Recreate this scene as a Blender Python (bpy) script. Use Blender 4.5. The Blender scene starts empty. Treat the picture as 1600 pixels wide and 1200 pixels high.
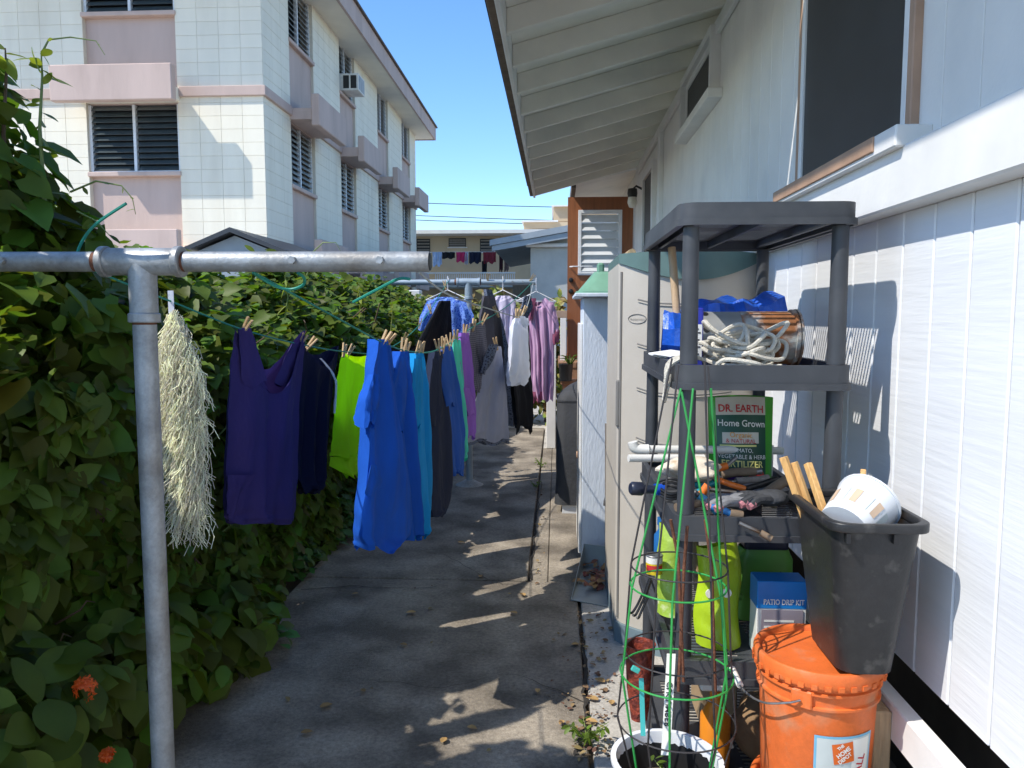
import bpy, bmesh, math, random
import numpy as np
from mathutils import Vector, Matrix, Euler
R = math.radians
random.seed(7); rng = np.random.default_rng(7)
SC = bpy.context.scene
COL = SC.collection

# ------------------------------------------------------------------ camera, sky, sun, exposure
CAM_H = 1.56
F = 1200.0                                   # focal length in photo pixels (1600 wide)
PITCH = math.atan(107 / F); YAW = math.atan(70 / F * math.cos(PITCH))
cam = bpy.data.cameras.new('camera'); camo = bpy.data.objects.new('camera', cam); COL.objects.link(camo)
cam.sensor_width = 36; cam.lens = F / 1600 * 36; cam.clip_end = 2000; cam.clip_start = 0.05
camo.location = (0, 0, CAM_H); camo.rotation_euler = (R(90) - PITCH, 0, YAW)
SC.camera = camo
SUN = Vector((1.0, 0.55, -1.42)).normalized()      # direction the light travels
W = bpy.data.worlds.new('World'); SC.world = W; W.use_nodes = True
wn = W.node_tree.nodes; bg = wn['Background']
sky = wn.new('ShaderNodeTexSky'); sky.sky_type = 'NISHITA'; sky.sun_disc = False
sky.sun_elevation = math.asin(-SUN.z); sky.sun_rotation = math.atan2(-SUN.x, -SUN.y)
sky.altitude = 0; sky.air_density = 0.9; sky.dust_density = 0.2; sky.ozone_density = 3.4
shs = wn.new('ShaderNodeHueSaturation'); shs.inputs['Saturation'].default_value = 1.16
W.node_tree.links.new(sky.outputs[0], shs.inputs['Color']); W.node_tree.links.new(shs.outputs[0], bg.inputs[0]); bg.inputs[1].default_value = 0.15
sl = bpy.data.lights.new('sun', 'SUN'); so = bpy.data.objects.new('sun', sl); COL.objects.link(so)
sl.energy = 2.7; sl.angle = R(0.53); sl.color = (1, 0.95, 0.87)
so.rotation_euler = SUN.to_track_quat('-Z', 'Y').to_euler()
SC.view_settings.view_transform = 'Standard'; SC.view_settings.look = 'None'
SC.view_settings.exposure = 0.92; SC.view_settings.gamma = 1
SC.cycles.max_bounces = 6; SC.cycles.diffuse_bounces = 4; SC.cycles.transparent_max_bounces = 6

_rot = camo.rotation_euler.to_matrix()
def P(u, v, y):
    """world point at depth Y=y seen at photo pixel (u, v)"""
    d = _rot @ Vector(((u - 800) / F, (600 - v) / F, -1)); return Vector((0, 0, CAM_H)) + d * (y / d.y)
def PX(u, v, x):
    d = _rot @ Vector(((u - 800) / F, (600 - v) / F, -1)); return Vector((0, 0, CAM_H)) + d * (x / d.x)
def PG(u, v, z=0):
    d = _rot @ Vector(((u - 800) / F, (600 - v) / F, -1)); return Vector((0, 0, CAM_H)) + d * ((z - CAM_H) / d.z)

# ------------------------------------------------------------------ materials
def mat(name, col, rough=.6, var=.12, scale=6, bump=0, bscale=60, metal=0, spec=.5, col2=None, c2scale=3, c2lo=.5, c2hi=.65,
        stretch=None, translucent=0, rand=0, coat=0, detail=4, transmission=0, alpha=1, island=0, fine=None):
    m = bpy.data.materials.new(name); m.use_nodes = True
    nt = m.node_tree; N = nt.nodes; L = nt.links; b = N['Principled BSDF']
    b.inputs['Roughness'].default_value = rough; b.inputs['Metallic'].default_value = metal
    b.inputs['Specular IOR Level'].default_value = spec; b.inputs['Coat Weight'].default_value = coat
    if transmission: b.inputs['Transmission Weight'].default_value = transmission
    if alpha < 1: b.inputs['Alpha'].default_value = alpha
    g = N.new('ShaderNodeNewGeometry'); src = g.outputs['Position']
    if stretch:
        mp = N.new('ShaderNodeMapping'); mp.inputs['Scale'].default_value = stretch; L.new(src, mp.inputs['Vector']); src = mp.outputs[0]
    n = N.new('ShaderNodeTexNoise'); n.inputs['Scale'].default_value = scale; n.inputs['Detail'].default_value = detail
    L.new(src, n.inputs['Vector'])
    out = None
    if col2:
        n2 = N.new('ShaderNodeTexNoise'); n2.inputs['Scale'].default_value = c2scale; n2.inputs['Detail'].default_value = 6
        L.new(src, n2.inputs['Vector'])
        rp = N.new('ShaderNodeValToRGB'); rp.color_ramp.elements[0].position = c2lo; rp.color_ramp.elements[1].position = c2hi
        rp.color_ramp.elements[0].color = (*col, 1); rp.color_ramp.elements[1].color = (*col2, 1)
        L.new(n2.outputs['Fac'], rp.inputs[0]); out = rp.outputs[0]
    hs = N.new('ShaderNodeHueSaturation')
    if out: L.new(out, hs.inputs['Color'])
    else: hs.inputs['Color'].default_value = (*col, 1)
    mr = N.new('ShaderNodeMapRange'); mr.inputs['To Min'].default_value = 1 - var * 2; mr.inputs['To Max'].default_value = 1 + var * 2
    mr.inputs['From Min'].default_value = .2; mr.inputs['From Max'].default_value = .8
    L.new(n.outputs['Fac'], mr.inputs['Value']); val = mr.outputs[0]
    if fine:
        nf = N.new('ShaderNodeTexNoise'); nf.inputs['Scale'].default_value = fine[0]; nf.inputs['Detail'].default_value = 8; nf.inputs['Roughness'].default_value = .75
        L.new(src, nf.inputs['Vector']); mf = N.new('ShaderNodeMapRange'); mf.inputs['From Min'].default_value = .3; mf.inputs['From Max'].default_value = .7
        mf.inputs['To Min'].default_value = 1 - fine[1]; mf.inputs['To Max'].default_value = 1 + fine[1]; L.new(nf.outputs['Fac'], mf.inputs['Value'])
        mm = N.new('ShaderNodeMath'); mm.operation = 'MULTIPLY'; L.new(val, mm.inputs[0]); L.new(mf.outputs[0], mm.inputs[1]); val = mm.outputs[0]
    if rand or island:
        rv = g.outputs['Random Per Island'] if island else N.new('ShaderNodeObjectInfo').outputs['Random']
        mr2 = N.new('ShaderNodeMapRange'); a = rand or island
        mr2.inputs['To Min'].default_value = 1 - a; mr2.inputs['To Max'].default_value = 1 + a
        L.new(rv, mr2.inputs['Value'])
        mu = N.new('ShaderNodeMath'); mu.operation = 'MULTIPLY'; L.new(val, mu.inputs[0]); L.new(mr2.outputs[0], mu.inputs[1]); val = mu.outputs[0]
        if island:
            mh = N.new('ShaderNodeMapRange'); mh.inputs['To Min'].default_value = .45; mh.inputs['To Max'].default_value = .525
            L.new(rv, mh.inputs['Value']); L.new(mh.outputs[0], hs.inputs['Hue'])
    L.new(val, hs.inputs['Value'])
    L.new(hs.outputs[0], b.inputs['Base Color'])
    if bump:
        nb = N.new('ShaderNodeTexNoise'); nb.inputs['Scale'].default_value = bscale; nb.inputs['Detail'].default_value = 5
        L.new(src, nb.inputs['Vector'])
        bp = N.new('ShaderNodeBump'); bp.inputs['Strength'].default_value = bump; bp.inputs['Distance'].default_value = .01
        L.new(nb.outputs['Fac'], bp.inputs['Height']); L.new(bp.outputs[0], b.inputs['Normal'])
    if translucent:
        t = N.new('ShaderNodeBsdfTranslucent'); mx = N.new('ShaderNodeMixShader'); mx.inputs[0].default_value = translucent
        hs2 = N.new('ShaderNodeHueSaturation'); hs2.inputs['Value'].default_value = 1.6; hs2.inputs['Saturation'].default_value = 1.1
        L.new(hs.outputs[0], hs2.inputs['Color']); L.new(hs2.outputs[0], t.inputs['Color'])
        L.new(b.outputs[0], mx.inputs[1]); L.new(t.outputs[0], mx.inputs[2])
        L.new(mx.outputs[0], N['Material Output'].inputs['Surface'])
    return m

def pattern_mat(name, base, lines, scale, kind='plaid', rough=.85):
    """woven / printed cloth: plaid stripes or a small blotchy print"""
    m = mat(name, base, rough, .08); nt = m.node_tree; N = nt.nodes; L = nt.links; b = N['Principled BSDF']
    hs = [x for x in N if x.type == 'HUE_SAT'][0]
    g = [x for x in N if x.type == 'NEW_GEOMETRY'][0]
    mx = N.new('ShaderNodeMix'); mx.data_type = 'RGBA'; mx.inputs['B'].default_value = (*lines, 1); L.new(hs.outputs[0], mx.inputs['A'])
    if kind == 'plaid':
        w1 = N.new('ShaderNodeTexWave'); w1.bands_direction = 'Y'; w1.inputs['Scale'].default_value = scale; w1.inputs['Distortion'].default_value = .4
        w2 = N.new('ShaderNodeTexWave'); w2.bands_direction = 'Z'; w2.inputs['Scale'].default_value = scale; w2.inputs['Distortion'].default_value = .4
        L.new(g.outputs['Position'], w1.inputs['Vector']); L.new(g.outputs['Position'], w2.inputs['Vector'])
        ma = N.new('ShaderNodeMath'); ma.operation = 'MAXIMUM'; L.new(w1.outputs['Fac'], ma.inputs[0]); L.new(w2.outputs['Fac'], ma.inputs[1])
        rp = N.new('ShaderNodeMapRange'); rp.inputs['From Min'].default_value = .75; rp.inputs['From Max'].default_value = .95
        L.new(ma.outputs[0], rp.inputs['Value']); f = rp.outputs[0]
    elif kind == 'stripe':
        w1 = N.new('ShaderNodeTexWave'); w1.bands_direction = 'X'; w1.inputs['Scale'].default_value = scale; w1.inputs['Distortion'].default_value = .6
        L.new(g.outputs['Position'], w1.inputs['Vector']); f = w1.outputs['Fac']
    else:
        w1 = N.new('ShaderNodeTexVoronoi'); w1.inputs['Scale'].default_value = scale
        L.new(g.outputs['Position'], w1.inputs['Vector'])
        rp = N.new('ShaderNodeMapRange'); rp.inputs['From Min'].default_value = .32; rp.inputs['From Max'].default_value = .42
        L.new(w1.outputs['Distance'], rp.inputs['Value']); f = rp.outputs[0]
    L.new(f, mx.inputs['Factor']); L.new(mx.outputs['Result'], b.inputs['Base Color'])
    return m

# ------------------------------------------------------------------ mesh helpers
class MB:
    def __init__(s): s.v = []; s.f = []
    def add(s, vs, fs):
        o = len(s.v); s.v += [tuple(x) for x in vs]; s.f += [tuple(i + o for i in f) for f in fs]; return s
    def box(s, a, b):
        (x0, y0, z0), (x1, y1, z1) = a, b
        return s.add([(x0,y0,z0),(x1,y0,z0),(x1,y1,z0),(x0,y1,z0),(x0,y0,z1),(x1,y0,z1),(x1,y1,z1),(x0,y1,z1)],
                     [(0,3,2,1),(4,5,6,7),(0,1,5,4),(1,2,6,5),(2,3,7,6),(3,0,4,7)])
    def obox(s, c, size, rot):
        """oriented box: centre, size, 3x3 matrix or Euler"""
        m = rot if isinstance(rot, Matrix) else Euler(rot).to_matrix(); c = Vector(c); h = [k / 2 for k in size]
        pts = [c + m @ Vector((sx*h[0], sy*h[1], sz*h[2])) for sz in (-1,1) for sx, sy in ((-1,-1),(1,-1),(1,1),(-1,1))]
        return s.add(pts, [(0,3,2,1),(4,5,6,7),(0,1,5,4),(1,2,6,5),(2,3,7,6),(3,0,4,7)])
    def tube(s, pts, r, n=8, cap=True, closed=False):
        pts = [Vector(p) for p in pts]; k = len(pts); rs = r if isinstance(r, (list, tuple)) else [r] * k
        base = len(s.v); up = None
        for i, p in enumerate(pts):
            a = pts[(i - 1) % k] if (closed or i) else p; c = pts[(i + 1) % k] if (closed or i < k - 1) else p
            t = (c - a).normalized()
            if up is None: up = t.orthogonal().normalized()
            up = (up - t * up.dot(t)); up = up.normalized() if up.length > 1e-6 else t.orthogonal().normalized()
            w = t.cross(up)
            for j in range(n):
                an = 2 * math.pi * j / n; s.v.append(tuple(p + (up * math.cos(an) + w * math.sin(an)) * rs[i]))
        for i in range(k if closed else k - 1):
            for j in range(n):
                a = base + i * n + j; b = base + i * n + (j + 1) % n
                c = base + ((i + 1) % k) * n + (j + 1) % n; d = base + ((i + 1) % k) * n + j
                s.f.append((a, b, c, d))
        if cap and not closed:
            s.f.append(tuple(base + j for j in reversed(range(n)))); s.f.append(tuple(base + (k - 1) * n + j for j in range(n)))
        return s
    def lathe(s, prof, c=(0,0,0), n=32, a0=0, a1=2*math.pi):
        """profile [(r, z)] turned about the vertical axis through c"""
        full = abs(a1 - a0 - 2*math.pi) < 1e-6; m = n if full else n + 1; base = len(s.v)
        for r, z in prof:
            for j in range(m):
                a = a0 + (a1 - a0) * j / n; s.v.append((c[0] + r*math.cos(a), c[1] + r*math.sin(a), c[2] + z))
        for i in range(len(prof) - 1):
            for j in range(n):
                j2 = (j + 1) % m if full else j + 1
                s.f.append((base + i*m + j, base + i*m + j2, base + (i+1)*m + j2, base + (i+1)*m + j))
        return s
    def grid(s, pts):
        """rows of points joined into quads"""
        base = len(s.v); w = len(pts[0])
        for row in pts: s.v += [tuple(p) for p in row]
        for i in range(len(pts) - 1):
            for j in range(w - 1):
                a = base + i*w + j; s.f.append((a, a + 1, a + w + 1, a + w))
        return s
    def prism(s, poly, off):
        """closed prism: polygon points and an offset vector"""
        k = len(poly); o = Vector(off); vs = [Vector(p) for p in poly]; vs += [p + o for p in vs]
        return s.add(vs, [tuple(reversed(range(k))), tuple(range(k, 2*k))] + [(i, (i+1) % k, k + (i+1) % k, k + i) for i in range(k)])
    def build(s, name, m, parent=None, smooth=False, bevel=0, seg=1, kind=None, angle=40):
        me = bpy.data.meshes.new(name); me.from_pydata(s.v, [], s.f); me.update()
        bm = bmesh.new(); bm.from_mesh(me); bmesh.ops.recalc_face_normals(bm, faces=bm.faces)
        if bevel:
            es = [e for e in bm.edges if len(e.link_faces) == 2 and e.calc_face_angle(0) > R(30)]
            bmesh.ops.bevel(bm, geom=es, offset=bevel, segments=seg, affect='EDGES', profile=.6, clamp_overlap=True)
        bm.to_mesh(me); bm.free()
        if smooth:
            me.polygons.foreach_set('use_smooth', [True] * len(me.polygons))
            try: me.set_sharp_from_angle(angle=R(angle))
            except Exception: pass
        me.materials.append(m)
        o = bpy.data.objects.new(name, me); COL.objects.link(o)
        if parent: attach(o, parent)
        if kind: o['kind'] = kind
        return o

def root_world(o):
    l = Vector(o.location)
    while o.parent: o = o.parent; l = l + Vector(o.location) if False else l
    return l
def attach(o, parent):
    """parent a mesh whose vertices are in world coordinates"""
    o.parent = parent
    top = parent
    while top.parent: top = top.parent
    if parent.parent is None:
        o.matrix_parent_inverse = Matrix.Translation(-Vector(parent.location))
    else:
        o.matrix_parent_inverse = Matrix.Identity(4)   # parent mesh itself already carries the shift
def thing(name, label, cat, loc=(0,0,0), group=None):
    o = bpy.data.objects.new(name, None); COL.objects.link(o); o.location = loc; o.empty_display_size = .1
    o['label'] = label; o['category'] = cat
    if group: o['group'] = group
    return o
def tag(o, label, cat, group=None):
    o['label'] = label; o['category'] = cat
    if group: o['group'] = group
    return o
def struct(o): o['kind'] = 'structure'; return o
def inst(mesh, name, parent, M):
    """a shared-mesh piece, placed in world space by matrix M, under parent"""
    o = bpy.data.objects.new(name, mesh); COL.objects.link(o); attach(o, parent); o.matrix_basis = M; return o
def shared(mb, m, bevel=0, smooth=False):
    o = mb.build('piece', m, bevel=bevel, smooth=smooth); me = o.data; bpy.data.objects.remove(o); return me

FONT = None
def text_pts(s, size, align='CENTER', bold=0):
    cu = bpy.data.curves.new('txt', 'FONT'); cu.body = s; cu.size = size; cu.align_x = align; cu.align_y = 'CENTER'; cu.offset = bold
    cu.resolution_u = 3
    o = bpy.data.objects.new('txt', cu); COL.objects.link(o)
    dg = bpy.context.evaluated_depsgraph_get(); me = bpy.data.meshes.new_from_object(o.evaluated_get(dg))
    vs = [tuple(v.co) for v in me.vertices]; fs = [tuple(p.vertices) for p in me.polygons]
    bpy.data.objects.remove(o); bpy.data.curves.remove(cu); bpy.data.meshes.remove(me)
    return vs, fs
def text_on(s, size, m, parent, fn, name='lettering', bold=0, sx=1.0):
    """flat lettering laid on a surface: fn(x, y) -> world point"""
    vs, fs = text_pts(s, size, bold=bold); mb = MB(); mb.add([fn(x * sx, y) for x, y, z in vs], fs)
    me = bpy.data.meshes.new(name); me.from_pydata(mb.v, [], mb.f); me.materials.append(m)
    o = bpy.data.objects.new(name, me); COL.objects.link(o); attach(o, parent); return o

# ---- foliage
def leaf_template(kind='heart'):
    if kind == 'heart':
        mid = [(0, .0, 0), (0, .35, -.05), (0, .7, -.05), (0, 1.0, -.12)]
        side = [(.30, -.12, .05), (.46, .22, .10), (.30, .62, .06)]
    elif kind == 'long':
        mid = [(0, 0, 0), (0, .35, .02), (0, .7, 0), (0, 1.0, -.12)]
        side = [(.10, .05, .02), (.24, .36, .07), (.17, .72, .04)]
    else:                                                     # oval
        mid = [(0, 0, 0), (0, .33, 0), (0, .68, 0), (0, 1.0, -.08)]
        side = [(.14, .04, .02), (.34, .34, .08), (.27, .70, .05)]
    v = mid + side + [(-x, y, z) for x, y, z in side]
    f = [(0,4,5,1), (1,5,6,2), (2,6,3), (0,1,8,7), (1,2,9,8), (2,3,9)]
    return np.array(v), f
def orient(n, droop=.6, jitter=.5):
    """frames (x, y, z) for leaves with outward normals n: tip hangs down, face turns outward/up"""
    k = len(n); z = n + np.array([0, 0, .55]) + rng.normal(0, jitter, (k, 3)); z /= np.linalg.norm(z, axis=1)[:, None]
    t = np.array([0, 0, -droop]) + rng.normal(0, .55, (k, 3)) + n * .3
    t -= z * (t * z).sum(1)[:, None]; t /= np.linalg.norm(t, axis=1)[:, None] + 1e-9
    x = np.cross(t, z); return x, t, z
def foliage(name, c, n, size, m, parent, kind='heart', droop=.6, jitter=.5):
    """many leaves joined into one mesh (too many to be single objects)"""
    tv, tf = leaf_template(kind); k = len(c); x, t, z = orient(n, droop, jitter)
    V = c[:, None, :] + size[:, None, None] * (tv[None, :, 0, None]*x[:, None] + tv[None, :, 1, None]*t[:, None] + tv[None, :, 2, None]*z[:, None])
    V = V.reshape(-1, 3); nv = len(tv)
    loops = []; tot = []
    fl = [i for f in tf for i in f]; ft = [len(f) for f in tf]
    idx = (np.arange(k)[:, None] * nv + np.array(fl)[None]).ravel().astype(np.int32)
    tot = np.tile(np.array(ft, np.int32), k); start = np.concatenate([[0], np.cumsum(tot)[:-1]]).astype(np.int32)
    me = bpy.data.meshes.new(name); me.vertices.add(len(V)); me.vertices.foreach_set('co', V.ravel())
    me.loops.add(len(idx)); me.loops.foreach_set('vertex_index', idx)
    me.polygons.add(len(tot)); me.polygons.foreach_set('loop_start', start); me.polygons.foreach_set('loop_total', tot)
    me.polygons.foreach_set('use_smooth', np.ones(len(tot), bool)); me.update(calc_edges=True); me.validate()
    me.materials.append(m); o = bpy.data.objects.new(name, me); COL.objects.link(o)
    if parent: attach(o, parent)
    o['kind'] = 'stuff'; return o
def fine_leaf(kind):
    """smoother outline for the leaves seen large"""
    n = 8; v = []; f = []
    for i in range(n+1):
        t = i/n
        if kind == 'heart': w = .47*math.sin(math.pi*min(1,(t*.92+.08))**.72)**.85*(1 if t < .97 else .35); back = -.20*(1-t)**3; 
        elif kind == 'long': w = .22*math.sin(math.pi*(t*.96+.02))**.8; back = 0
        else: w = .33*math.sin(math.pi*(t*.95+.03)**.9)**.75; back = 0
        if i == n: w = .004
        mz = -.14*t*t; wv = .035*math.sin(9*t)
        v += [(0, t, mz), (w, t+back, mz+.16*w+wv*w*2), (-w, t+back, mz+.16*w-wv*w)]
    for i in range(n):
        a = 3*i; f += [(a, a+1, a+4, a+3), (a, a+3, a+5, a+2)]
    return v, f
_leafmesh = {}
def leaves(c, n, size, m, parent, kind='heart', droop=.6, jitter=.5):
    """leaves big enough to pick apart: one object each, sharing one mesh"""
    key = (kind, m.name)
    if key not in _leafmesh:
        tv, tf = fine_leaf(kind); me = bpy.data.meshes.new('leaf'); me.from_pydata([tuple(a) for a in tv], [], tf)
        me.polygons.foreach_set('use_smooth', [True] * len(tf)); me.materials.append(m); _leafmesh[key] = me
    x, t, z = orient(n, droop, jitter)
    for i in range(len(c)):
        M = Matrix(((x[i][0], t[i][0], z[i][0], 0), (x[i][1], t[i][1], z[i][1], 0), (x[i][2], t[i][2], z[i][2], 0), (0, 0, 0, 1)))
        M = Matrix.Translation(Vector(c[i])) @ M @ Matrix.Scale(float(size[i]), 4)
        inst(_leafmesh[key], 'leaf', parent, M)

# ================================================================== materials of the place
m_conc = mat('old_concrete', (.345,.295,.23), .92, .10, 2.6, .5, 140, col2=(.155,.13,.10), c2scale=3.1, c2lo=.36, c2hi=.62, detail=8, fine=(55,.42))
m_conc2 = mat('sandy_concrete', (.44,.41,.36), .9, .14, 3, .35, 80, col2=(.28,.26,.23), c2scale=5, c2lo=.5, c2hi=.75, fine=(60,.3))
m_soil = mat('soil', (.12,.09,.065), .95, .25, 9, .5, 40)
m_white = mat('white_paint', (.79,.76,.705), .55, .04, 3, .12, 70, col2=(.68,.665,.63), c2scale=2.2, c2lo=.52, c2hi=.8)
m_siding = mat('white_siding_paint', (.76,.77,.78), .55, .03, 4, .16, 19, stretch=(1,.23,3.3), col2=(.66,.655,.63), c2scale=1.4, c2lo=.58, c2hi=.8)
m_trim = mat('white_trim', (.77,.755,.72), .5, .05, 5, .08, 60)
m_soffit = mat('soffit_paint', (.83,.79,.70), .6, .05, 3, .08, 40, col2=(.66,.65,.59), c2scale=1.6, c2lo=.5, c2hi=.75)
m_brown = mat('brown_trim', (.42,.26,.17), .6, .1, 8, .1)
m_darkbrown = mat('weathered_fascia', (.13,.095,.07), .8, .2, 10, .3)
m_roof = mat('roof_felt', (.045,.045,.048), .9, .2, 12, .4)
m_screen = mat('window_screen', (.03,.031,.032), .42, .12, 6, .15, 300, spec=.35)
m_black = mat('black_paint_and_dark', (.012,.012,.013), .45, .1, 10)
m_door = mat('brown_door', (.27,.095,.035), .45, .12, 5, .1, 40, stretch=(6,6,.6))
m_glass = mat('jalousie_glass', (.33,.38,.40), .18, .08, 4, spec=.7)
m_glassd = mat('jalousie_dark_glass', (.06,.075,.08), .12, .1, 4, spec=.8)
m_cream = mat('cream_block', (.86,.785,.63), .75, .04, 2, .15, 60, rand=.025, col2=(.74,.66,.51), c2scale=2.2, c2lo=.52, c2hi=.82, stretch=(1,1,.18))
m_pink = mat('pink_stucco', (.57,.425,.36), .85, .05, 2.5, .35, 18, col2=(.47,.345,.29), c2scale=2.6, c2lo=.5, c2hi=.8, stretch=(1,1,.25))
m_soffit2 = mat('cream_soffit', (.86,.79,.65), .8, .04, 2)
m_woodraw = mat('raw_wood', (.45,.32,.18), .7, .16, 14, .25, 30, stretch=(6,6,.7))
m_greywood = mat('grey_wood', (.27,.235,.20), .8, .15, 14, .2, 30, stretch=(6,6,.7))
m_step = mat('brown_step_paint', (.30,.16,.09), .6, .12, 8, .15)
m_tan = mat('tan_stucco', (.56,.43,.28), .85, .06, 1.5, .1)
m_greystucco = mat('grey_stucco', (.46,.45,.41), .9, .07, 3, .35, 14)
m_slate = mat('grey_blue_boards', (.30,.34,.37), .6, .06, 4)
m_metalw = mat('white_metal', (.7,.71,.72), .4, .05, 5)

# ================================================================== ground and path
def slab(x0, y0, x1, y1, z, m, parent, nm='slab'):
    mb = MB(); mb.box((x0, y0, -.12), (x1, y1, z)); return mb.build(nm, m, parent, bevel=.006)
g = MB(); g.add([(-400,-400,-.03),(400,-400,-.03),(400,400,-.03),(-400,400,-.03)], [(0,1,2,3)]); ground = struct(g.build('ground', m_soil))
gl = MB(); gl.box((-40,10.6,-.1),(-2.9,60,-.012)); struct(gl.build('neighbour_yard', mat('bounce_yard_concrete', (.5,.48,.43), .9, .1, 1.5, .2)))  # hidden ground made pale to bounce light onto the apartment block
gl = MB(); gl.box((-40,-14,-.1),(-2.9,10.58,-.014)); struct(gl.build('neighbour_drive', mat('bounce_drive_concrete', (.46,.44,.40), .9, .1, 1.5, .2)))  # hidden ground kept as pale, also for its bounce light
path = bpy.data.objects.new('path', None); COL.objects.link(path); struct(path)
slab(-1.50,-3,.122,4.40,0,m_conc,path); slab(-1.50,4.412,-.166,10.6,.003,m_conc,path)
slab(-.150,4.412,-.045,9.0,-.002,m_conc,path); slab(-.042,4.412,.93,9.0,.0,m_conc,path)
slab(.140,-3,.93,4.40,.002,m_conc2,path); slab(-1.5,10.61,1.6,16,.0,m_conc2,path); slab(-.15,9.01,.93,10.6,.001,m_conc2,path)

m_crack = mat('crack_dirt', (.035,.03,.025), .95, .2, 30)
def crack(pts, w):
    pts = [PG(u, v, .006) for u, v in pts]; mb = MB(); row = []; q = []
    for a, b in zip(pts, pts[1:]):
        for k in range(7): q.append(a.lerp(b, k/7) + Vector((random.gauss(0,.006), random.gauss(0,.008), 0)))
    q.append(pts[-1])
    for i, p in enumerate(q):
        t = (q[min(i+1,len(q)-1)]-q[max(i-1,0)]).normalized(); n = Vector((-t.y,t.x,0))*w*random.uniform(.35,1.2)*(1-.5*i/len(q)); row.append([p-n, p+n])
    mb.grid(row).build('crack', m_crack, path)
crack([(470,921),(560,915),(640,920),(700,915)], .004); crack([(826,918),(760,905),(700,868),(650,860)], .0022); crack([(920,1100),(800,1050),(690,1075),(560,1060)], .0018); crack([(900,1180),(915,1120),(913,1040),(909,975)], .011); crack([(827,905),(834,850),(841,795),(846,752)], .007)
# ================================================================== the house on the right
WX = .945; Y0, Y1 = -2.2, 10.2
house = thing('white_house', 'white board sided house with deep open rafter eaves along the right', 'house', (WX, 4, 0))
MB().box((WX+.035,Y0,.66),(5.5,Y1,3.27)).build('wall_core', m_white, house)
bw = .1755
lo = shared(MB().box((0,0,0),(.022,bw-.007,1.222)), m_siding, bevel=.004)
hi = shared(MB().box((0,0,0),(.022,bw-.004,1.28)), m_white, bevel=.002)
y = Y0
while y < Y1 - .1:
    inst(lo, 'siding_board', house, Matrix.Translation((WX, y, .62))); inst(hi, 'wall_board', house, Matrix.Translation((WX+.002, y, 1.997))); y += bw
MB().box((WX-.067,Y0,1.841),(WX+.01,Y1,1.994)).build('band_board', m_trim, house, bevel=.006)
MB().box((WX-.085,Y0,.475),(WX-.040,Y1,.572)).build('sill_beam', m_trim, house, bevel=.004)
for yy in (1.1, 1.93, 4.0, 6.0):
    MB().box((WX-.130,yy,-.02),(WX-.085,yy+.12,.552)).build('foundation_post', m_woodraw, house, bevel=.003)
MB().box((1.2,Y0,-.02),(1.23,Y1,.66)).build('crawlspace_dark', mat('crawlspace_black', (.03,.025,.02), .9, .2, 8), house)  # near-black sheet painting the darkness under the house
# eaves: deep over the far part, shallow unseen near part added for wall shadow
JZ = 3.279; sl_ = .266
def rz(x): return JZ - (WX - x) * sl_
def eave(ex, ya, yb, roof_m):
    ez = rz(ex); xb = WX+.1
    raf = shared(MB().prism([(xb,0,rz(xb)),(ex,0,ez),(ex,0,ez+.12),(xb,0,rz(xb)+.12)], (0,.042,0)), m_soffit, bevel=.003)
    pan = shared(MB().prism([(xb,0,rz(xb)+.121),(ex,0,ez+.121),(ex,0,ez+.14),(xb,0,rz(xb)+.14)], (0,.516,0)), m_soffit, bevel=.002)
    yy = yb - .05
    while yy > ya: inst(raf, 'rafter', house, Matrix.Translation((0, yy, 0))); yy -= .52
    yy = yb
    while yy > ya + .5: yy -= .52; inst(pan, 'roof_board', house, Matrix.Translation((0, yy, 0)))
    MB().box((ex-.026,ya,ez-.018),(ex-.001,yb+.02,ez+.142)).build('fascia', m_trim, house, bevel=.003)
    MB().box((ex-.068,ya,ez+.004),(ex-.028,yb+.04,ez+.148)).build('gutter_board', m_darkbrown, house, bevel=.004)
    MB().prism([(ex-.095,ya,ez+.150),(ex-.095,ya,ez+.175),(2.2,ya,rz(2.2)+.19),(5.8,ya,rz(2.2)+.19),(5.8,ya,rz(2.2)+.15),(2.2,ya,rz(2.2)+.15)], (0,yb+.05-ya,0)).build('roof', roof_m, house)
    MB().box((ex-.101,ya,ez+.125),(ex-.096,yb+.06,ez+.182)).build('drip_edge', m_roof, house)
    MB().box((ex-.094,ya,ez+.128),(ex-.069,yb+.06,ez+.149)).build('eave_edge', m_roof, house)
m_bounceroof = mat('bounce_roof',(.56,.53,.47),.8,.06,3)  # unseen roof top made pale to reflect light onto the apartment face
eave(-.257, 2.86, 9.2, m_bounceroof); eave(.17, Y0, 2.78, m_bounceroof)
MB().box((WX-.03,Y0,JZ-.085),(WX-.001,9.2,JZ-.005)).build('frieze_board', m_trim, house, bevel=.004)
MB().prism([(.22,9.27,3.10),(1.2,9.27,3.34),(1.2,9.27,3.42),(.22,9.27,3.18)], (0,3.2,0)).build('porch_roof', m_soffit, house)
MB().box((.17,9.26,3.06),(.219,12.5,3.21)).build('porch_fascia', m_darkbrown, house)
MB().box((WX,10.2,0),(1.3,12.5,3.3)).build('porch_wall', m_white, house)
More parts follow.
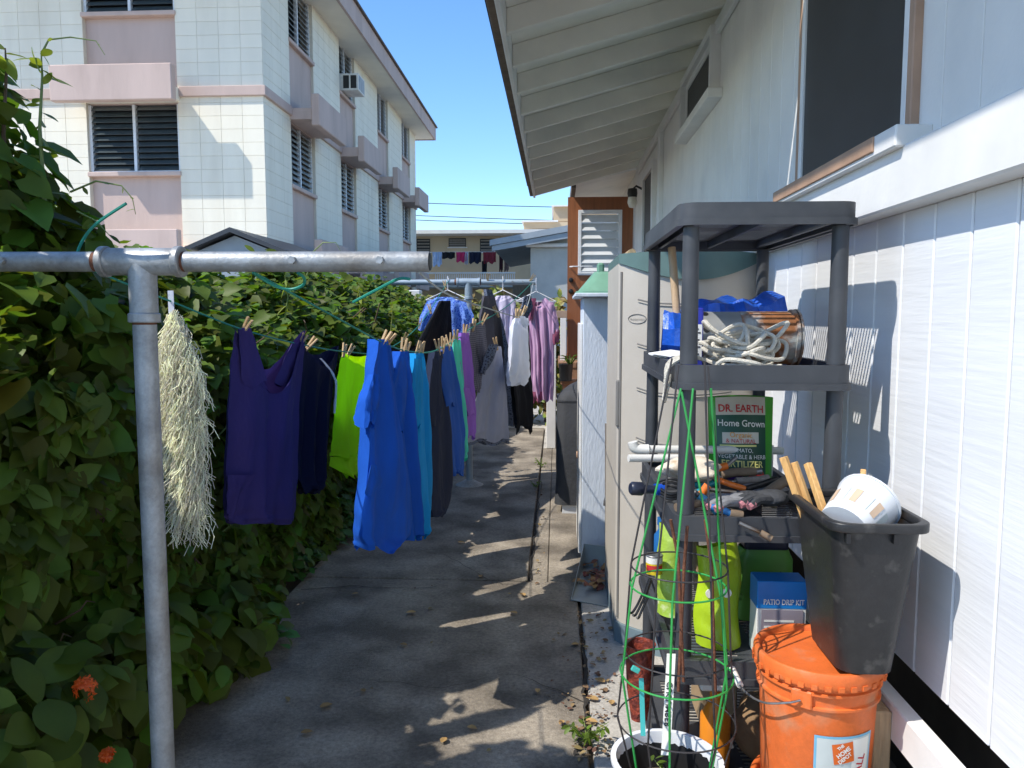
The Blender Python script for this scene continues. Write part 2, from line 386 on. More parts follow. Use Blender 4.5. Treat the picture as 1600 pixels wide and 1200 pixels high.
# windows
def screen_window(ya, yb, za, zb, sill, trim, prot):
    fr = MB().box((WX-.012,ya+.03,za+.03),(WX+.003,yb-.03,zb-.03)).build('window', m_screen, house)
    for a, b in (((ya-.032,za-.0),(ya,zb+.05)), ((yb,za),(yb+.032,zb+.05)), ((ya,zb),(yb,zb+.05))):
        MB().box((WX-prot,a[0],a[1]),(WX+.004,b[0],b[1])).build('casing', trim, fr, bevel=.003)
    for a, b in (((ya,za),(ya+.03,zb)), ((yb-.03,za),(yb,zb)), ((ya+.03,za),(yb-.03,za+.03)), ((ya+.03,zb-.03),(yb-.03,zb))):
        MB().box((WX-.022,a[0],a[1]),(WX+.003,b[0],b[1])).build('frame', m_trim, fr, bevel=.003)
    MB().box((WX-sill,ya-.11,za-.058),(WX+.004,yb+.08,za-.002)).build('sill', m_trim, fr, bevel=.004)
    if trim is m_brown: MB().box((WX-sill-.006,ya+.02,za-.045),(WX-sill+.001,yb+.06,za-.004)).build('sill_edge', m_brown, fr, bevel=.002)
    return fr
screen_window(2.16,3.08,2.046,3.21,.09,m_brown,.022)
screen_window(4.73,5.78,2.874,3.20,.085,m_trim,.06)
w = MB(); w.box((WX-.04,7.08,1.0),(WX+.002,7.19,3.25)); w.build('corner_board', m_trim, house, bevel=.004)
dr = MB().box((WX-.02,7.62,1.0),(WX+.003,8.36,2.98)).build('screen_door', m_screen, house)
for a, b in (((7.55,1.0),(7.62,3.05)), ((8.36,1.0),(8.43,3.05)), ((7.62,2.98),(8.36,3.05))):
    MB().box((WX-.045,a[0],a[1]),(WX+.003,b[0],b[1])).build('door_casing', m_trim, dr, bevel=.003)
lamp = MB(); lamp.lathe([(.001,.06),(.05,.05),(.055,0),(.05,-.04),(.001,-.05)], (WX-.12,8.68,2.90), 14); lamp.tube([(WX,8.68,2.94),(WX-.08,8.68,2.98),(WX-.12,8.68,2.94)], .012, 6)
lp = lamp.build('wall_lamp', m_black, house, smooth=True)
MB().lathe([(.045,-.04),(.055,-.1),(.035,-.15),(.001,-.16)], (WX-.12,8.68,2.90), 14).build('lamp_shade', mat('frosted_glass', (.7,.68,.6), .3), lp, smooth=True)
# the opened brown door, louvred pane in a white frame
DY = 9.70
d = MB()
d.box((.13,DY,1.02),(.26,DY+.04,3.02)); d.box((.80,DY,1.02),(.935,DY+.04,3.02)); d.box((.26,DY,2.86),(.80,DY+.04,3.02)); d.box((.26,DY,1.02),(.80,DY+.04,2.06))
door = d.build('door', m_door, house)
fr = MB()
for a, b in (((.26,2.06),(.30,2.86)), ((.76,2.06),(.80,2.86)), ((.30,2.06),(.76,2.10)), ((.30,2.82),(.76,2.86))): fr.box((a[0],DY-.02,a[1]),(b[0],DY+.05,b[1]))
fr.build('louvre_frame', m_metalw, door, bevel=.003)
sl1 = shared(MB().obox((0,0,0),(.455,.008,.105),(R(-28),0,0)), mat('door_louvre', (.62,.64,.65), .25, .05, 5, spec=.7))
for i in range(7): inst(sl1, 'louvre', door, Matrix.Translation((.53, DY+.01, 2.155+.1*i)))
for z in (2.0, 1.86):
    k = MB(); k.lathe([(.001,0),(.028,.004),(.03,.02),(.02,.03),(.024,.05),(.03,.065),(.022,.08),(.001,.084)], (0,0,0), 14)
    k.v = [(.175 + a, DY - c, z + b) for a, b, c in k.v]; k.build('door_knob', m_black, door, smooth=True)
MB().tube([(.16,DY-.01,2.165),(.19,DY-.06,2.165),(.44,DY-.06,2.165)], .008, 6).build('door_bar', m_metalw, door, smooth=True)
# porch steps
porch = thing('porch_steps', 'brown painted wooden steps and deck below the open brown door', 'steps', (.5,9,0))
MB().box((.02,9.25,.93),(.93,11.5,1.0)).build('deck', m_step, porch, bevel=.004)
for i in range(4):
    MB().box((.05,9.25-.28*(4-i),.20*(i+1)-.045),(.93,9.25-.28*(3-i)+.02,.20*(i+1)-.003)).build('tread', m_step, porch, bevel=.004)
    MB().box((.07,9.25-.28*(4-i)+.03,.20*i),(.91,9.25-.28*(4-i)+.05,.20*(i+1)-.047)).build('riser', m_step, porch)
MB().box((.07,9.26,.80),(.91,9.28,.93)).build('riser', m_step, porch)
rail = thing('porch_railing', 'white wooden railing post with brown cap beside the steps', 'railing', (-.05,9.0,0))
MB().box((-.115,8.95,0),(-.005,9.06,1.62)).build('post', m_trim, rail, bevel=.006)
MB().box((-.125,8.94,1.623),(.005,9.07,1.665)).build('post_cap', mat('bare_brown_wood',(.33,.22,.15),.7), rail, bevel=.004)
MB().box((-.10,9.06,.05),(-.02,11.0,.55)).build('skirt_board', m_trim, rail)
MB().box((-.03,9.6,1.53),(.13,9.66,1.62)).build('rail', mat('bare_brown_wood2',(.36,.25,.18),.7), rail, bevel=.004)
MB().box((.045,9.6,1.0),(.12,9.65,1.53)).build('baluster', m_trim, rail, bevel=.004)

# ================================================================== three storey apartment block on the left
AX, AY = -5.2, 13.7; AXL, AYB = -17.0, 28.5; ZS = 8.1
apt = thing('apartment_building', 'cream block apartment building with pink window hoods and wide eaves', 'building', (AX, AY, 0))
MB().box((AXL,AY+.30,0),(AX-.30,AYB,ZS)).build('wall_core', m_cream, apt)
bh, bl = .2317, .406
rows = int(ZS / bh)
fcols = [(-8.45,-6.76), (-14.2,-12.4)]                               # window columns, front
rcols = [(15.1,16.6),(18.6,20.0),(22.5,23.9),(26.0,27.4)]            # window columns, right side
STO = 2.78; WZ = [1.36, 4.14, 6.92]; WH = 1.19
bmesh_f = shared(MB().box((0,0,0),(bl-.005,.012,bh-.005)), m_cream, bevel=.003)
bmesh_r = shared(MB().box((-.012,0,0),(0,bl-.005,bh-.005)), m_cream, bevel=.003)
front = []; side = []
def spans(a, b, cuts):
    out = []; x = a
    for c0, c1 in sorted(cuts): out.append((x, c0)); x = c1
    out.append((x, b)); return out
for (a, b) in spans(AXL, AX, fcols):
    n = max(1, round((b-a)/bl)); st = (b-a)/n
    for i in range(n):
        for r in range(rows+1): front.append((b-(i+1)*st, r*bh, st))
for (a, b) in spans(AY, AYB, rcols):
    a2 = a + (.0 if a > AY else .014); n = max(1, round((b-a2)/bl)); st = (b-a2)/n
    for i in range(n):
        for r in range(rows+1): side.append((a2+i*st, r*bh, st))
fin = [q for q in front if q[0] > -11 and q[1] > 1.9 and q[1] < 7.6]
sin_ = sorted([q for q in side if q[1] > 2.2], key=lambda q: q[0])[:max(0, 296-len(fin))]
for x, z, st in fin: inst(bmesh_f, 'block', apt, Matrix.Translation((x+.0025, AY, z)) @ Matrix.Diagonal(((st-.005)/(bl-.005),1,1,1)))
for y, z, st in sin_: inst(bmesh_r, 'block', apt, Matrix.Translation((AX, y+.0025, z)) @ Matrix.Diagonal((1,(st-.005)/(bl-.005),1,1)))
rest = MB(); fs = set(fin); ss = set(sin_)
for q in front:
    if q not in fs: x, z, st = q; rest.box((x+.0025,AY,z),(x+st-.0025,AY+.012,z+bh-.005))
for q in side:
    if q not in ss: y, z, st = q; rest.box((AX-.012,y+.0025,z),(AX,y+st-.0025,z+bh-.005))
rest.build('blockwork', m_cream, apt, kind='stuff')
m_mortar = mat('cream_mortar', (.66,.60,.49), .85, .06, 3)
for (a, b) in spans(AXL, AX, fcols): MB().box((a,AY+.007,0),(b-(.0 if b < AX-.1 else .007),AY+.30,ZS)).build('mortar', m_mortar, apt)
for (a, b) in spans(AY, AYB, rcols): MB().box((AX-.29,a+(.0 if a > AY+.1 else .301),0),(AX-.007,b,ZS)).build('mortar', m_mortar, apt)
slat_f = shared(MB().obox((0,0,0),(.78,.008,.115),(R(-38),0,0)), m_glassd)
slat_r = shared(MB().obox((0,0,0),(.008,.66,.115),(0,R(-38),0)), m_glass)
def front_col(a, b):
    for z in WZ:
        sp = MB().box((a,AY+.10,z-(STO-WH)+.01),(b,AY+.29,z-.08)).build('spandrel', m_pink, apt)
        MB().box((a-.02,AY-.03,z-.08),(b+.02,AY+.2,z)).build('window_sill', m_pink, apt, bevel=.01)
        c = (a+b)/2; w = MB().box((a,AY+.27,z),(b,AY+.295,z+WH)).build('window', m_black, apt)  # black panel stands in for the unlit room behind
        for x in (a, c-.03, b-.05): MB().box((x,AY+.06,z),(x+.05,AY+.14,z+WH)).build('mullion', m_metalw, w)
        MB().box((a+.05,AY+.07,z),(b-.05,AY+.13,z+.03)).build('bottom_rail', m_metalw, w)
        for k in range(2):
            for i in range(11): inst(slat_f, 'louvre', w, Matrix.Translation(((a+c)/2+k*(b-a)/2+.01, AY+.10, z+.08+.106*i)))
        if z < 6:                                             # hood
            h = MB().box((a-.26,AY-.62,z+WH-.10),(b+.21,AY-.46,z+WH+.50)).build('hood_panel', m_pink, apt, bevel=.015)
            MB().box((a-.1,AY-.46,z+WH+.03),(b+.05,AY+.12,z+WH+.24)).build('hood_slab', m_soffit2, h)
def side_col(a, b):
    for z in WZ:
        MB().box((AX-.29,a,z-(STO-WH)+.01),(AX-.06,b,z-.08)).build('spandrel', m_pink, apt)
        MB().box((AX-.2,a-.02,z-.08),(AX+.03,b+.02,z)).build('window_sill', m_pink, apt, bevel=.01)
        c = (a+b)/2; w = MB().box((AX-.295,a,z),(AX-.27,b,z+WH)).build('window', m_black, apt)  # black panel painting the room's darkness behind the louvres
        for y in (a, c-.025, b-.05): MB().box((AX-.14,y,z),(AX-.07,y+.05,z+WH)).build('mullion', m_metalw, w)
        for k in range(2):
            for i in range(11): inst(slat_r, 'louvre', w, Matrix.Translation((AX-.10, (a+c)/2+k*(b-a)/2, z+.08+.106*i)))
        if z < 6:
            h = MB().box((AX+.44,a-.10,z+WH-.10),(AX+.60,b+.32,z+WH+.50)).build('hood_panel', m_pink, apt, bevel=.015)
            MB().box((AX-.12,a-.05,z+WH+.03),(AX+.44,b+.1,z+WH+.24)).build('hood_slab', m_pink, h)
for c in fcols: front_col(*c)
for c in rcols: side_col(*c)
for z in WZ[:2]:
    zz = z + WH + .10
    for a, b in spans(AXL, AX+.06, [(c[0]-.1, c[1]+.05) for c in fcols]): MB().box((a,AY-.06,zz),(b,AY+.02,zz+.17)).build('belt_course', m_pink, apt, bevel=.008)
    for a, b in spans(AY+.02, AYB, [(c[0]-.05, c[1]+.1) for c in rcols]): MB().box((AX-.02,a,zz),(AX+.06,b,zz+.17)).build('belt_course', m_pink, apt, bevel=.008)
MB().box((AXL-.6,AY-.9,ZS),(AX+.60,AYB+.6,ZS+.06)).build('soffit', m_soffit2, apt)
rr = MB(); rr.box((AX+.601,AY-.9,ZS-.03),(AX+.66,AYB+.66,ZS+.42)); rr.box((AXL-.6,AY-.96,ZS-.03),(AX+.66,AY-.901,ZS+.42)); rr.box((AXL-.6,AYB+.601,ZS-.03),(AX+.6,AYB+.66,ZS+.42))
rr.build('roof_fascia', m_pink, apt)
MB().box((AXL-.6,AY-1.0,ZS+.423),(AX+.72,AYB+.72,ZS+.47)).build('roof', m_darkbrown, apt)
ac = MB().box((AX-.1,18.75,WZ[2]+.03),(AX+.42,19.35,WZ[2]+.43)).build('air_conditioner', mat('off_white_metal',(.72,.70,.64),.5), apt, bevel=.012)
for i in range(2): MB().box((AX+.05+.18*i,18.742,WZ[2]+.08),(AX+.19+.18*i,18.7495,WZ[2]+.38)).build('grille', m_black, ac)
MB().box((AX+.4201,18.80,WZ[2]+.07),(AX+.426,19.30,WZ[2]+.39)).build('grille', mat('ac_grille',(.35,.35,.34),.6), ac)

# ================================================================== things behind: shed, low walls, far buildings, wires
sh = thing('garden_shed', 'small grey boarded garden shed with dark gable roof behind the hedge', 'shed', (-3.8,9,0))
sx0, sx1, sy0, sy1, ez, pz = -4.32, -3.30, 9.0, 10.9, 2.30, 2.53
mb = MB().prism([(sx0,sy0,0),(sx1,sy0,0),(sx1,sy0,ez),((sx0+sx1)/2,sy0,pz-.03),(sx0,sy0,ez)], (0,sy1-sy0,0)); mb.build('wall', m_slate, sh)
for i in range(11):
    z = .1 + i*.2; MB().box((sx0-.01,sy0-.018,z),(sx1+.01,sy0-.001,z+.19)).build('board', m_slate, sh, bevel=.005)
for k, sg in ((0,-1),(1,1)):
    cx = (sx0+sx1)/2; ex = cx + sg*.66; ezz = pz - .66*.40
    MB().prism([(cx,sy0-.14,pz),(ex,sy0-.14,ezz),(ex,sy0-.14,ezz+.05),(cx,sy0-.14,pz+.055)], (0,sy1-sy0+.3,0)).build('roof', mat('shed_roof%d'%k,(.035,.035,.04),.35,.1,6), sh)
fw = MB().box((-3.05,11.2,0),(-2.0,11.4,1.93)); tag(fw.build('garden_wall', m_trim, bevel=.01), 'low white wall just behind the hedge beside the grey shed', 'wall')

fb = thing('walkup_building', 'tan two storey walk-up with flat white roof edge in the far background', 'building', (-3,32,0))
def PB(u, v, y): p = P(u, v, y); return p
FY = 32.0
def fbox(u0, v0, u1, v1, y, dep, nm, m, parent, bevel=0, zmin=None):
    a = P(u0, v1, y); b = P(u1, v0, y); z0 = a.z if zmin is None else zmin
    return MB().box((a.x,y,z0),(b.x,y+dep,b.z)).build(nm, m, parent, bevel=bevel)
fbox(560,366,1000,500,FY,6,'wall',m_tan,fb,zmin=0)
fbox(550,357,1010,365.7,FY-1.0,8,'roof',m_trim,fb)
fbox(818,346,1000,356.8,FY+1.5,4,'roof_step',m_tan,fb); fbox(865,322,1000,346,FY+3,4,'roof_tower',m_tan,fb); fbox(815,344,872,346.5,FY+1.3,5,'roof_edge',m_trim,fb); fbox(862,319.5,1000,322.3,FY+2.8,5,'roof_edge',m_trim,fb)
for (u0,v0,u1,v1) in ((651,373,672,394),(701,372,728,386),(750,373,772,394)):
    o = fbox(u0,v0,u1,v1,FY-.03,.02,'window',m_black,fb)
    for k in range(4): fbox(u0+1,v0+2+k*(v1-v0)/4.3,u1-1,v0+4+k*(v1-v0)/4.3,FY-.05,.015,'slat',m_greywood,o)
    fbox(u0-2,v1,u1+2,v1+1.5,FY-.08,.07,'sill',m_trim,o)
fbox(560,425,805,428,FY-2.0,.1,'walkway_edge',m_trim,fb); fbox(560,441,805,449,FY-2.0,2.0,'walkway_slab',m_greystucco,fb)
for k in range(42):
    u = 680 + 3*k; fbox(u,428.2,u+1.1,441,FY-1.95,.04,'baluster',m_metalw,fb)
fbox(640,393,790,394.3,FY-1.9,.04,'drying_rail',m_metalw,fb)
fcl = [((.45,.55,.75),676,394,691,415),((.01,.01,.012),691,394,711,404),((.55,.03,.12),713,394,729,409),((.55,.55,.62),726,394,732,412),((.008,.01,.03),733,394,752,411),((.20,.02,.03),755,394,775,411),((.01,.01,.012),753,408,761,427),((.05,.01,.015),780,396,786,424),((.2,.12,.1),788,398,795,424)]
names = ['pale blue shirt','black top','crimson top','pale grey towel','navy shorts','dark red print shirt','black trousers','dark towel','brown towel']
for i, (c, u0, v0, u1, v1) in enumerate(fcl):
    a = P(u0,v0,FY-1.86); b = P(u1,v1,FY-1.86); k = 7
    pts = [[Vector((a.x+(b.x-a.x)*j/k, FY-1.92+.05*math.sin(j*2.1+r), a.z+(b.z-a.z)*r/3*(1+.12*math.sin(j*1.7)))) for j in range(k+1)] for r in range(4)]
    mb = MB().grid(pts); bk = [[p+Vector((0,.05,0)) for p in row] for row in pts]; mb.grid(bk)
    tag(mb.build('laundry_item', mat('far_cloth%d'%i, c, .9), smooth=True), names[i] + ' drying on the far walk-up balcony rail', 'laundry', 'laundry on the far balcony')
nh = thing('carport_house', 'grey stucco neighbour house with sloping blue grey carport roof', 'house', (0,17,0))
NY = 18.0
a = P(765,377,NY); b = P(905,349,NY)
MB().prism([(a.x,NY,a.z-.1),(b.x+1.5,NY,b.z+.12),(b.x+1.5,NY,b.z+.28),(a.x,NY,a.z+.03)], (0,8,0)).build('roof', m_slate, nh)
MB().prism([(a.x+.05,NY+.04,a.z-.22),(b.x+1.5,NY+.04,b.z-.05),(b.x+1.5,NY+.04,b.z+.1),(a.x+.05,NY+.04,a.z-.1)], (0,.05,0)).build('barge_board', m_slate, nh)
wl = P(829,384,NY+.4); MB().box((wl.x,NY+.4,0),(4,NY+6,wl.z+.25)).build('wall', m_greystucco, nh)
MB().box((a.x+.2,NY+5.8,0),(wl.x,NY+6,2.6)).build('carport_back_wall', m_greywood, nh)
MB().tube([P(822,383,NY+.3),P(890,383,NY+.3)], .05, 8).build('gutter_pipe', m_trim, nh, smooth=True)
cb = thing('power_line', 'upper thin power line crossing the sky', 'wire', (0,45,8))
for i, (va, vb, vc) in enumerate(((318,324,322),(338,345,342),(345,351,350))):
    mb = MB(); mb.tube([P(540,va-6,45),P(680,va,45),P(800,(va+vb)/2+1,45),P(890,vb,45),P(1000,vb+2,45)], .022, 5)
    o = mb.build('power_line', m_black if i < 9 else None)
    tag(o, ['topmost thin power line crossing the sky','middle thin power line crossing the sky','lowest power line just above the far white roof edge'][i], 'wire', 'power lines')
bpy.data.objects.remove(cb)

# ================================================================== hedge, vine and plants on the left
m_leaf = mat('hedge_leaf', (.105,.168,.022), .5, .18, 5, translucent=.42, island=.45, spec=.3)
m_leafo = mat('hedge_big_leaf', (.11,.172,.024), .48, .18, 5, translucent=.42, rand=.4, spec=.35)
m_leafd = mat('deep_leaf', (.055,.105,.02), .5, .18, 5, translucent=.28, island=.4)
m_leafy = mat('young_leaf', (.22,.26,.04), .42, .15, 6, translucent=.4, rand=.35)
m_stem = mat('vine_stem', (.13,.085,.05), .8, .2, 12, .3)
m_stemg = mat('green_stem', (.20,.26,.07), .6, .15, 12)
m_ground_leaf = mat('groundcover_leaf', (.075,.16,.03), .45, .15, 6, translucent=.3, island=.4)
m_crot = mat('croton_leaf', (.28,.22,.05), .5, .2, 5, translucent=.25, island=.5, col2=(.10,.17,.03), c2scale=6, c2lo=.4, c2hi=.6)

def top_h(y):
    """hedge ridge height along its length"""
    b = (1.87 if y < 3.0 else 1.87-.13*min(1,(y-3.0)/.5) + min(.13, .04*max(0,y-3.5))) + .05*math.sin(y*2.1+.4) + .045*math.sin(y*5.3+1) + .03*math.sin(y*11)
    return b
SHZ = 1.34                                     # height of the shoulder where the sloping top begins
def xf(y, z): return -1.55 - .05*math.sin(y*3)
def hedge_points(n, y0, y1, inset=0, drop=0):
    """points and outward normals in the skin of the hedge: upright face, then a lumpy top sloping back to the ridge"""
    C = np.zeros((n, 3)); Nn = np.zeros((n, 3))
    for i in range(n):
        y = random.uniform(y0, y1); h = top_h(y) - drop; lum = .10*math.sin(y*6.3+.7)+.06*math.sin(y*10.1)
        if random.random() < .58:
            z = SHZ*random.random()**.9; t = abs(random.gauss(0, .5))
            x = xf(y, z) + .13*(.5*math.sin(y*4.1+z*3.3)+.5*math.sin(y*7.7-z*5.1+2)) - t*.24 - inset; nrm = (1, random.gauss(0,.3)-.35, .2)
        else:
            u = random.random()**.8; x = xf(y, SHZ) - inset - u*.75 + random.gauss(0,.04); lm = lum*math.sin(x*7+y*3)
            z = SHZ - drop + (h-SHZ+drop)*min(1, u*1.12)**.85 + lm*.6 - abs(random.gauss(0,.07)) + random.random()**5*.15; nrm = (.1, -.45, .9)
        C[i] = (x, y, z); Nn[i] = nrm
    Nn /= np.linalg.norm(Nn, axis=1)[:, None]; return C, Nn

hedge = thing('vine_hedge', 'long dense green hedge of heart leaved vine along the left path edge', 'hedge', (-1.8,5.5,0))
C, Nn = hedge_points(48000, 1.15, 10.4)
S = np.abs(rng.normal(.054, .02, len(C))) + .018
dist = np.linalg.norm(C - np.array([0,0,CAM_H]), axis=1)
outer = (C[:,0] > np.array([xf(c[1], c[2]) for c in C]) - .5) & (C[:,1] > 1.9) & (rng.random(len(C)) < .3)
order = np.argsort(np.where(outer, dist, 99)); big = order[:290:1]; restm = np.ones(len(C), bool); restm[big] = False
foliage('foliage', C[restm], Nn[restm], S[restm], m_leaf, hedge, 'heart')
leaves(C[big][30:], Nn[big][30:], S[big][30:]*1.25, m_leafo, hedge, 'heart'); leaves(C[big][:30], Nn[big][:30], S[big][:30]*1.15, mat('yellowing_leaf',(.26,.22,.03),.5,.2,9,translucent=.35,rand=.4), hedge, 'heart')
# dark inner growth so the hedge has a body
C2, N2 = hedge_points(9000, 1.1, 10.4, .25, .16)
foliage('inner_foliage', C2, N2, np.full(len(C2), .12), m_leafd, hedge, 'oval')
for i in range(46):
    y = 1.2 + i*.2 + random.uniform(-.08,.08); x = -1.95 + random.uniform(-.12,.12); h = top_h(y)-.15
    pts = [Vector((x + random.uniform(-.1,.1)*k, y + random.uniform(-.1,.1)*k, h*.93*k/4)) for k in range(5)]
    MB().tube(pts, [.018,.015,.012,.009,.005], 5).build('stem', m_stem, hedge, smooth=True)

for i in range(44):
    y = random.uniform(1.9, 7.5); z = random.uniform(.3, 1.5); x = xf(y, z) - .03; a = random.uniform(-1,1); l = random.uniform(.12,.35)
    MB().tube([Vector((x-.06,y,z)), Vector((x+.02,y+a*l*.4,z+l*.35)), Vector((x+.035,y+a*l*.8,z+l*.55)), Vector((x+.06,y+a*l,z+l*.5))], [.005,.004,.003,.0015], 5).build('twig', m_stem if i % 3 else m_stemg, hedge, smooth=True)
# tall climbing clump at the left, above the pipe
vine = thing('climbing_vine', 'tall climbing vine rising above the clothesline pipe at far left', 'vine', (-1.65,2.25,0))
def clump(n, cs, spread):
    C = []; Nn = []
    for i in range(n):
        c, r = random.choice(cs); dv = Vector((random.gauss(0,1),random.gauss(0,1),random.gauss(0,1))).normalized(); q = random.random()**.45
        p = Vector(c) + Vector((dv.x*r[0], dv.y*r[1], dv.z*r[2]))*q; C.append(p); Nn.append(dv + Vector((.2,-.3,.2)))
    C = np.array(C); Nn = np.array(Nn); Nn /= np.linalg.norm(Nn, axis=1)[:,None]; return C, Nn
cs = [((-2.05,2.75,1.75),(.28,.32,.30)), ((-2.10,2.75,2.05),(.26,.30,.28)), ((-2.18,2.70,2.32),(.24,.26,.22)), ((-2.05,3.0,1.85),(.2,.2,.22)), ((-2.28,2.62,2.5),(.16,.2,.15)),
      ((-1.85,2.35,1.55),(.25,.35,.25)), ((-1.80,2.9,1.50),(.20,.25,.2))]
cs = [((c[0]*.92, c[1]*.92, CAM_H+(c[2]-CAM_H)*.92), tuple(k*.92 for k in r)) for c, r in cs]
C, Nn = clump(1500, cs, 0); k_ = C[:,1] > 2.25; C = C[k_]; Nn = Nn[k_]; C_shade, N_shade = clump(320, [((-1.9,1.5,2.42),(.26,.22,.26)), ((-2.0,1.2,2.2),(.3,.35,.4))], 0); C = np.concatenate([C,C_shade]); Nn = np.concatenate([Nn,N_shade]); S = np.abs(rng.normal(.074,.02,len(C)))+.02  # second clump is unseen, added left of view to shade the near path
dist = np.linalg.norm(C - np.array([0,0,CAM_H]), axis=1); order = np.argsort(dist); big = order[:250]; rm = np.ones(len(C),bool); rm[big] = False
foliage('foliage', C[rm], Nn[rm], S[rm], m_leaf, vine, 'heart'); leaves(C[big], Nn[big], S[big]*1.1, m_leafo, vine, 'heart')
for q in ([(-2.0,1.7,1.5),(-1.95,1.6,2.0),(-1.9,1.5,2.5)],[(-2.05,1.7,1.4),(-2.05,1.6,1.9),(-2.0,1.5,2.5)],[(-2.0,2.5,1.4),(-2.02,2.5,1.9),(-2.08,2.45,2.4)]): MB().tube(q, [.014,.011,.006], 6).build('stem', m_stem, vine, smooth=True)  # first two stems carry the added out-of-view shading clump
def shoot(parent, pts, r, leafn, m, sz=.05, ms=m_stemg):
    pts = [Vector(p) for p in pts]; MB().tube(pts, [r*(1-.75*i/(len(pts)-1)) for i in range(len(pts))], 5).build('shoot', ms, parent, smooth=True)
    C = []; Nn = []
    for i in range(leafn):
        t = (i+.6)/leafn*(len(pts)-1); k = min(int(t), len(pts)-2); p = pts[k].lerp(pts[k+1], t-k); C.append(p)
        Nn.append((random.gauss(0,1), random.gauss(-.4,.6), random.gauss(.3,.6)))
    if leafn:
        Nn = np.array(Nn); Nn /= np.linalg.norm(Nn,axis=1)[:,None]; leaves(np.array(C), Nn, np.abs(rng.normal(sz,sz*.25,leafn)), m, parent, 'long', droop=.15)
shoot(vine, [P(15,330,2.484),P(5,210,2.484),P(10,110,2.484),P(8,75,2.484)], .009, 16, m_leafy, .075, m_stem)
shoot(vine, [P(70,330,2.530),P(62,200,2.530),P(66,120,2.530),P(64,80,2.530)], .008, 22, m_leafy, .07)
shoot(vine, [P(64,85,2.530),P(76,62,2.539),P(110,58,2.548),P(150,64,2.558),P(164,86,2.558)], .004, 2, m_leafy, .02)
shoot(vine, [P(110,300,2.576),P(150,283,2.576),P(190,290,2.576),P(207,310,2.576),P(212,335,2.576)], .004, 5, m_leafy, .028)
shoot(vine, [P(120,330,2.576),P(150,345,2.576),P(175,372,2.576)], .004, 4, m_leafo, .05)
# a pale shoot curling up behind the pipe, and loose bright shoots on the hedge top
for i, (u, v, y) in enumerate(((398,392,5.5),(330,470,3.9),(445,430,4.6),(560,440,6.0),(250,455,3.4),(610,455,7))):
    b = P(u, v+70, y); t = P(u, v, y); shoot(hedge, [b, (b+t)/2+Vector((.02,0,0)), t], .006, 14, m_leafy, .065)
shoot(hedge, [P(480,430,5.2),P(488,395,5.2),P(505,379,5.2),P(525,379,5.2),P(532,392,5.2)], .006, 0, m_leafy)
# vine stretch covering the T post side, dark mass lower left
low = thing('shrub', 'leafy shrub with orange flower clusters at lower left beside the pipe post', 'shrub', (-1.5,2.0,0))
cs = [((-1.62,1.95,.35),(.30,.45,.38)), ((-1.55,2.55,.28),(.22,.45,.3)), ((-1.75,1.6,.55),(.25,.5,.5)), ((-1.48,3.2,.18),(.2,.4,.2))]
C, Nn = clump(1500, cs, 0); C[:,2] = np.maximum(C[:,2], .02); S = np.abs(rng.normal(.085,.025,len(C)))+.03
dist = np.linalg.norm(C - np.array([0,0,CAM_H]), axis=1) + (C[:,1] < 1.75)*9; order = np.argsort(dist); big = order[:280]; rm = np.ones(len(C),bool); rm[big] = False
foliage('foliage', C[rm], Nn[rm], S[rm], m_leaf, low, 'oval'); leaves(C[big], Nn[big], S[big]*1.1, m_leafo, low, 'oval', droop=.3)
m_orange = mat('orange_petal', (.80,.13,.015), .5, .15, 20, translucent=.2)
for (u, v, y, r) in ((135,1076,1.98,.034),(95,1140,1.95,.024),(48,1082,2.0,.016),(168,1180,1.98,.016)):
    c = P(u, v, y); mb = MB()
    for i in range(34):
        dv = Vector((random.gauss(0,1), random.gauss(-.6,1), random.gauss(.6,1))).normalized(); p = c + dv*r*random.uniform(.7,1.1)
        q = dv.orthogonal().normalized(); q2 = dv.cross(q); s = .015
        a = random.uniform(0, 6.28)
        for k in range(4):
            e = (q*math.cos(a+k*1.571)+q2*math.sin(a+k*1.571)); e2 = (q*math.cos(a+k*1.571+.5)+q2*math.sin(a+k*1.571+.5)); e0 = (q*math.cos(a+k*1.571-.5)+q2*math.sin(a+k*1.571-.5))
            mb.add([p, p+e0*s*.6, p+e*s+dv*.002, p+e2*s*.6], [(0,1,2,3)])
    o = mb.build('flower_cluster', m_orange, low); o['kind'] = 'stuff'
# ground cover spilling over the path edge
gc = thing('groundcover', 'low spreading groundcover spilling over the left path edge under the clothes', 'plant', (-1.5,4.5,0))
C = []; Nn = []
for i in range(5200):
    y = random.uniform(2.6, 8.6); e = -1.46 + .10*math.sin(y*2.7) + .07*math.sin(y*6.1) + (.12 if 3.3 < y < 4.0 else 0); u = random.random()**.7
    x = e - u*.45 + random.gauss(0,.03); z = max(.015, .04 + .34*u*random.random()**.5 + (.10*random.random() if u > .4 else 0)); C.append((x,y,z)); Nn.append((.5,-.2,.8))
C = np.array(C); Nn = np.array(Nn) + rng.normal(0,.3,(len(C),3)); Nn /= np.linalg.norm(Nn,axis=1)[:,None]
S = np.abs(rng.normal(.05,.014,len(C)))+.015
dist = np.linalg.norm(C - np.array([0,0,CAM_H]), axis=1) - C[:,0]*.6; order = np.argsort(dist); big = order[:240]; rm = np.ones(len(C),bool); rm[big] = False
foliage('foliage', C[rm], Nn[rm], S[rm], m_ground_leaf, gc, 'oval', droop=.1); leaves(C[big], Nn[big], S[big]*1.25, m_leafo, gc, 'oval', droop=.1)
